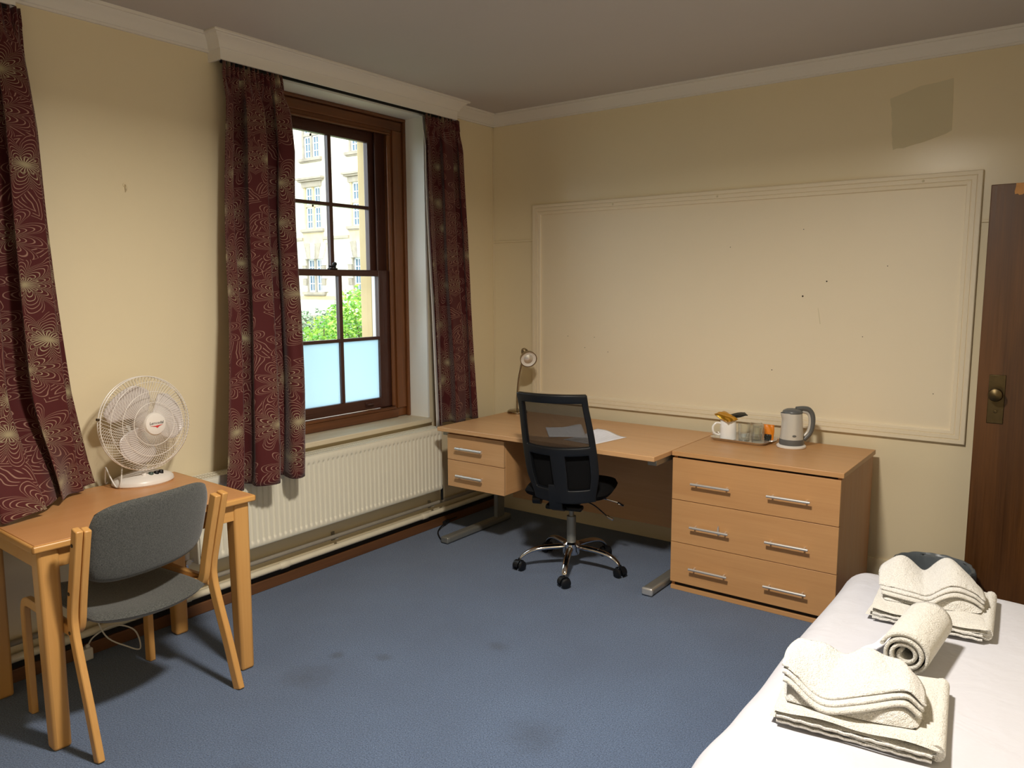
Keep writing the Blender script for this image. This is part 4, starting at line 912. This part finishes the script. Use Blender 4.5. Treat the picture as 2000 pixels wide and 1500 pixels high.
def hand_towel(cx, cy, zb, w_, d_, rz, hfun, label, rim=.0):
    t = thing('hand_towel', label, 'towel', (cx,cy,zb), group='fanned hand towels on the bed'); c, s_ = math.cos(rz), math.sin(rz)
    put = lambda P: Vector((cx+P.x*c-P.y*s_, cy+P.x*s_+P.y*c, zb+P.z))
    def f(sgn):
        def q(u, v):
            a = u*2-1; b = v*2-1; e = max(0,(1-abs(a)**6)*(1-abs(b)**6))**.5; k = 1-.10*abs(b)**3
            top = max(.012, .80*hfun(a,b))
            return (w_/2*.97*a*k, d_/2*.97*b - .012*(1-a*a)*(b<0), .002 + (top if sgn > 0 else 0)*e)
        return q
    g = G(); g.grid(f(1), 34, 28); g.grid(f(-1), 34, 28); g.map(put); g.build('towel_body', M['towel2'], t, world=True, ang=80)
    for i in range(3):
        def q(u, v, i=i):
            a = u*2-1; b = v*2-1; h = hfun(a,b)*(.84+.08*i) + .0062*i + .004
            x = w_/2*a*(1.0-.025*(2-i))*(1-.14*max(0,b)**2); y = d_/2*b*(1-.015*i) + (.018*i)*(b<0)*abs(b)**3 + .022*math.cos(2.6*a+.5)*(b<0)*abs(b)**2*-1
            return (x, y, max(.006, h))
        g = G(); g.grid(q, 40, 30); g.map(put); g.build('folded_layer', M['towel2'] if i else M['towel'], t, world=True, solid=.0058, ang=80)
    return t
E_ = lambda a, m, w_: math.exp(-((a-m)/w_)**2)
def h1(a, b): return .015 + .038*E_(a,.18,.30)*sm(-1.3,.6,b) + .034*E_(a,-1.0,.32) + .032*E_(a,-.52,.30)*sm(-.7,.9,b) + .030*E_(a,.75,.45) - .014*E_(a,-.38,.30)*sm(.1,-1,b) - .020*sm(.75,1,a)
def h2(a, b): return .016 + .050*E_(a,-.62,.40)*sm(-1.0,.8,b) + .060*E_(a,.42,.40)*(.5+.5*sm(-1,.5,b)) - .010*E_(a,-.08,.18) - .012*sm(.8,1,a)
hand_towel(2.972,-2.46,.6175,.30,.20,math.radians(10),h1,'white hand towel fanned on top of the near bath towel')
hand_towel(3.02,-1.70,.6175,.285,.20,math.radians(12),h2,'white hand towel fanned on top of the far bath towel')
rt_ = thing('rolled_towel', 'small towel rolled into a cylinder between the two towel stacks', 'towel', (3.045,-2.11,.578))
def roll(u, v):
    t = u*2*PI*3.1; r = .012+.043*u**.9; y = -2.215+.255*v; return (3.040+.018*v + r*math.cos(t+2.2)*1.04, y + .004*math.sin(5*u+2), .578+.058 + r*math.sin(t+2.2))
g = G(); g.grid(roll, 150, 12); g.build('terry_roll', M['towel'], rt_, world=True, solid=.0088, ang=80)
g = G(); g.tube([tuple(roll(1,0)), tuple(roll(1,.5)), tuple(roll(1,1))], .0055, 8); g.build('woven_hem', M['towel2'], rt_, world=True)
g = G(); g.grid(lambda u, v: (2.918+.05*u+.045*v, -2.17+.16*v, .588+.052*u*(.5+.5*v)+.004*math.sin(8*v+3*u)), 10, 14); tag(g.build('soap_packet', M['paper'], solid=.006, ang=180, bevel=.002), 'flat white wrapped packet leaning on the rolled towel', 'packet')
# ---- ceiling light that lights the room
LX, LY = 2.36, -2.80
cl_ = thing('ceiling_light', 'round flush ceiling light with opal diffuser', 'light', (LX,LY,ZC-.085))
g = G(); g.lathe([(0,.085),(.17,.085),(.175,.078),(.175,.045),(.165,.04),(0,.04)], 40); g.build('fitting_base', M['whiteplastic'], cl_)
g = G(); g.lathe([(.163,.045),(.16,.03),(.14,.012),(.08,.004),(0,.002)], 40); g.build('diffuser', M['opal'], cl_)
ld = bpy.data.lights.new('ceiling_lamp', 'AREA'); ld.shape = 'DISK'; ld.size = .26; ld.spread = math.radians(166); ld.energy = LAMP_W; ld.color = LAMP_COL
lo = bpy.data.objects.new('lamp_glow', ld); C.objects.link(lo); lo.parent = cl_; lo.location = (0,0,-.006)
# ================================================================== OUTSIDE
g = G(); g.box(-60, XO-.02, -30, 40, -1.2, -1.1); struct(g.build('ground_outside', M['soil'], smooth=False), 'garden ground between the window and the stone building', 'ground')
FY = 21.4; bg_ = thing('stone_building', 'cream stone building with mullioned windows seen through the sash window', 'building', (-30, FY, -1.1))
def FB(boxes, name, mat, parent, bevel=0):
    g = G()
    for b in boxes: g.box(*b)
    return g.build(name, mat, parent, bevel=bevel, world=True)
FB([(-48,-14,FY+.25,FY+6,-1.1,16)], 'wall', M['facade'], bg_)
FB([(-48,-14,FY-.02,FY+.25,-1.1,.15)], 'plinth_course', M['greystone'], bg_); 
BAYS = [-28.19, -24.76, -31.62, -35.05]
# facing slabs between windows are the wall itself: leave recessed openings by building piers
rowsz = [(1.33,2.98),(4.47,6.52),(7.92,9.95)]
xs = sorted(BAYS); ed = [-48] + [e for x in xs for e in (x-.66, x+.66)] + [-14]
pier = [(ed[i], ed[i+1], FY, FY+.25, .15, 16) for i in range(0, len(ed), 2)]
FB(pier, 'pier', M['facade'], bg_)
band = []
for x in xs:
    zz = [.15] + [e for r in rowsz for e in r] + [16]
    for i in range(0, len(zz), 2): band.append((x-.66, x+.66, FY, FY+.25, zz[i], zz[i+1]))
FB(band, 'spandrel', M['facade'], bg_)
FB([(ed[i]+.1 if i else -48, ed[i+1]-.1 if i+1 < len(ed)-1 else -14, FY-.10, FY+.0, 3.92, 4.06) for i in range(0,len(ed),2)], 'string_course', M['greystone'], bg_)
FB([(-48,-14,FY-.01,FY+.01,.16,3.9)], 'ground_storey_facing', M['ochre'], bg_) if False else None
lite = {}
def far_light(w_, h_, nb, parent, x, z):
    key = (w_, h_)
    if key not in lite:
        g = G(); t = .075; g.box(0,w_,0,.05,0,t); g.box(0,w_,0,.05,h_-t,h_); g.box(0,t,0,.05,0,h_); g.box(w_-t,w_,0,.05,0,h_); g.box(w_/2-.022,w_/2+.022,.005,.045,0,h_)
        for k in range(1,nb): zz = h_*k/nb; g.box(0,w_,.005,.045,zz-.022,zz+.022)
        a = g.mesh('casement', M['casement'], False); g = G(); g.box(.02,w_-.02,.03,.036,.02,h_-.02); b = g.mesh('pane', M['farpane'], False); lite[key] = (a, b)
    for nm, me in zip(('casement','pane'), lite[key]):
        o = bpy.data.objects.new(nm, me); C.objects.link(o); o.parent = parent; o.location = (x+30, FY+.10-FY, z+1.1)
for bi, x in enumerate(BAYS):
    for ri, (z0, z1) in enumerate(rowsz):
        boxes = [(x-.66,x-.56,FY+.02,FY+.24,z0,z1),(x+.56,x+.66,FY+.02,FY+.24,z0,z1),(x-.07,x+.07,FY+.03,FY+.24,z0,z1)]
        mid = z0+(z1-z0)*.56
        if ri: boxes.append((x-.56,x+.56,FY+.03,FY+.24,mid-.06,mid+.06))
        wn = FB(boxes, 'window', M['greystone'] if ri != 1 else M['ochre'], bg_)
        for sx in (x-.56, x+.07):
            if ri: far_light(.49, round(mid-.06-z0,3), 3, wn, sx, z0); far_light(.49, round(z1-mid-.06,3), 2, wn, sx, mid+.06)
            else: far_light(.49, round(z1-z0,3), 4, wn, sx, z0)
        FB([(x-.86,x+.86,FY-.14,FY+.06,z0-.14,z0),(x-.80,x+.80,FY-.08,FY+.02,z0-.2,z0-.14)], 'sill', M['greystone'], wn)
        if ri == 1:
            FB([(x-.74,x+.74,FY-.06,FY,z1,z1+.26)], 'lintel', M['greystone'], wn); FB([(x-.98,x+.98,FY-.26,FY,z1+.36,z1+.46),(x-.9,x+.9,FY-.18,FY,z1+.27,z1+.36)], 'hood', M['greystone'], wn)
            FB([(x-.78,x+.78,FY-.03,FY,z0-.72,z0-.2)], 'apron_panel', M['ochre'], wn)
        if ri == 0:
            for k in range(5):
                wd = .34 if k % 2 == 0 else .2
                for s_ in (-1,1):
                    a, b = sorted((x+s_*.6, x+s_*(.66+wd))); FB([(a,b,FY-.07,FY+.02,z0+.33*k+.01,z0+.33*k+.32)], 'quoin', M['facade'] if k % 2 == 0 else M['greystone'], wn)
            for k in range(5):
                t0 = (k-2)*.30; g = G(); top = t0*1.45; g.prism([(x+t0-.13,z1),(x+t0+.13,z1),(x+top+.18,z1+.78),(x+top-.18,z1+.78)], 1, FY-.08-.03*(k%2==0), FY); g.build('voussoir', M['facade'] if k % 2 == 0 else M['greystone'], wn, world=True, smooth=False)
            FB([(x-1.5,x+1.5,FY-.015,FY,.95,z0-.2)], 'apron_panel', M['ochre'], wn)
FB([(-17.6,-14,FY-.6,FY,-1.1,16)], 'corner_pier', M['ochre'], bg_)
def shrub(loc, r, h, n, mat, label, seed):
    rnd = random.Random(seed); t = thing('garden_shrub', label, 'shrub', loc); g = G()
    for k in range(7):
        a = rnd.uniform(0,6.28); q = (math.cos(a)*r*.6, math.sin(a)*r*.6, h*rnd.uniform(.6,.95)); g.tube([(0,0,0),(q[0]*.4,q[1]*.4,q[2]*.6),q], [.03,.02,.008], 5)
    g.build('stem', M['twig'], t); g = G()
    for k in range(n):
        a = rnd.uniform(0,6.28); rr_ = r*math.sqrt(rnd.random()); z = h*(.08+.92*rnd.random()*(1-.35*(rr_/r)**2)) + .12*math.sin(7*a+rr_*4); c = Vector((rr_*math.cos(a), rr_*math.sin(a), max(z,.02)))
        s_ = rnd.uniform(.05,.10); d1 = Vector((rnd.gauss(0,1),rnd.gauss(0,1),rnd.gauss(0,.6))).normalized(); d2 = d1.cross(Vector((rnd.gauss(0,1),rnd.gauss(0,1),rnd.gauss(0,1)))).normalized()
        b = len(g.v); g.v += [tuple(c-d1*s_), tuple(c+d2*s_*.45), tuple(c+d1*s_), tuple(c-d2*s_*.45)]; g.f.append((b,b+1,b+2,b+3))
    o = g.build('foliage', mat, t, smooth=False); o['kind'] = 'stuff'
shrub((-14.55,12,-1.1), 1.1, 2.65, 3800, M['leaf1'], 'tall bright green shrub beyond the right-hand window panes', 3)
shrub((-13.9,9.95,-1.1), .62, 1.85, 1500, M['leaf1'], 'low bright green shrub below the middle glazing bar', 4)
shrub((-19.7,14.7,-1.1), 2.0, 1.8, 4600, M['leaf2'], 'spreading grey-green shrub beyond the left-hand window panes', 5)
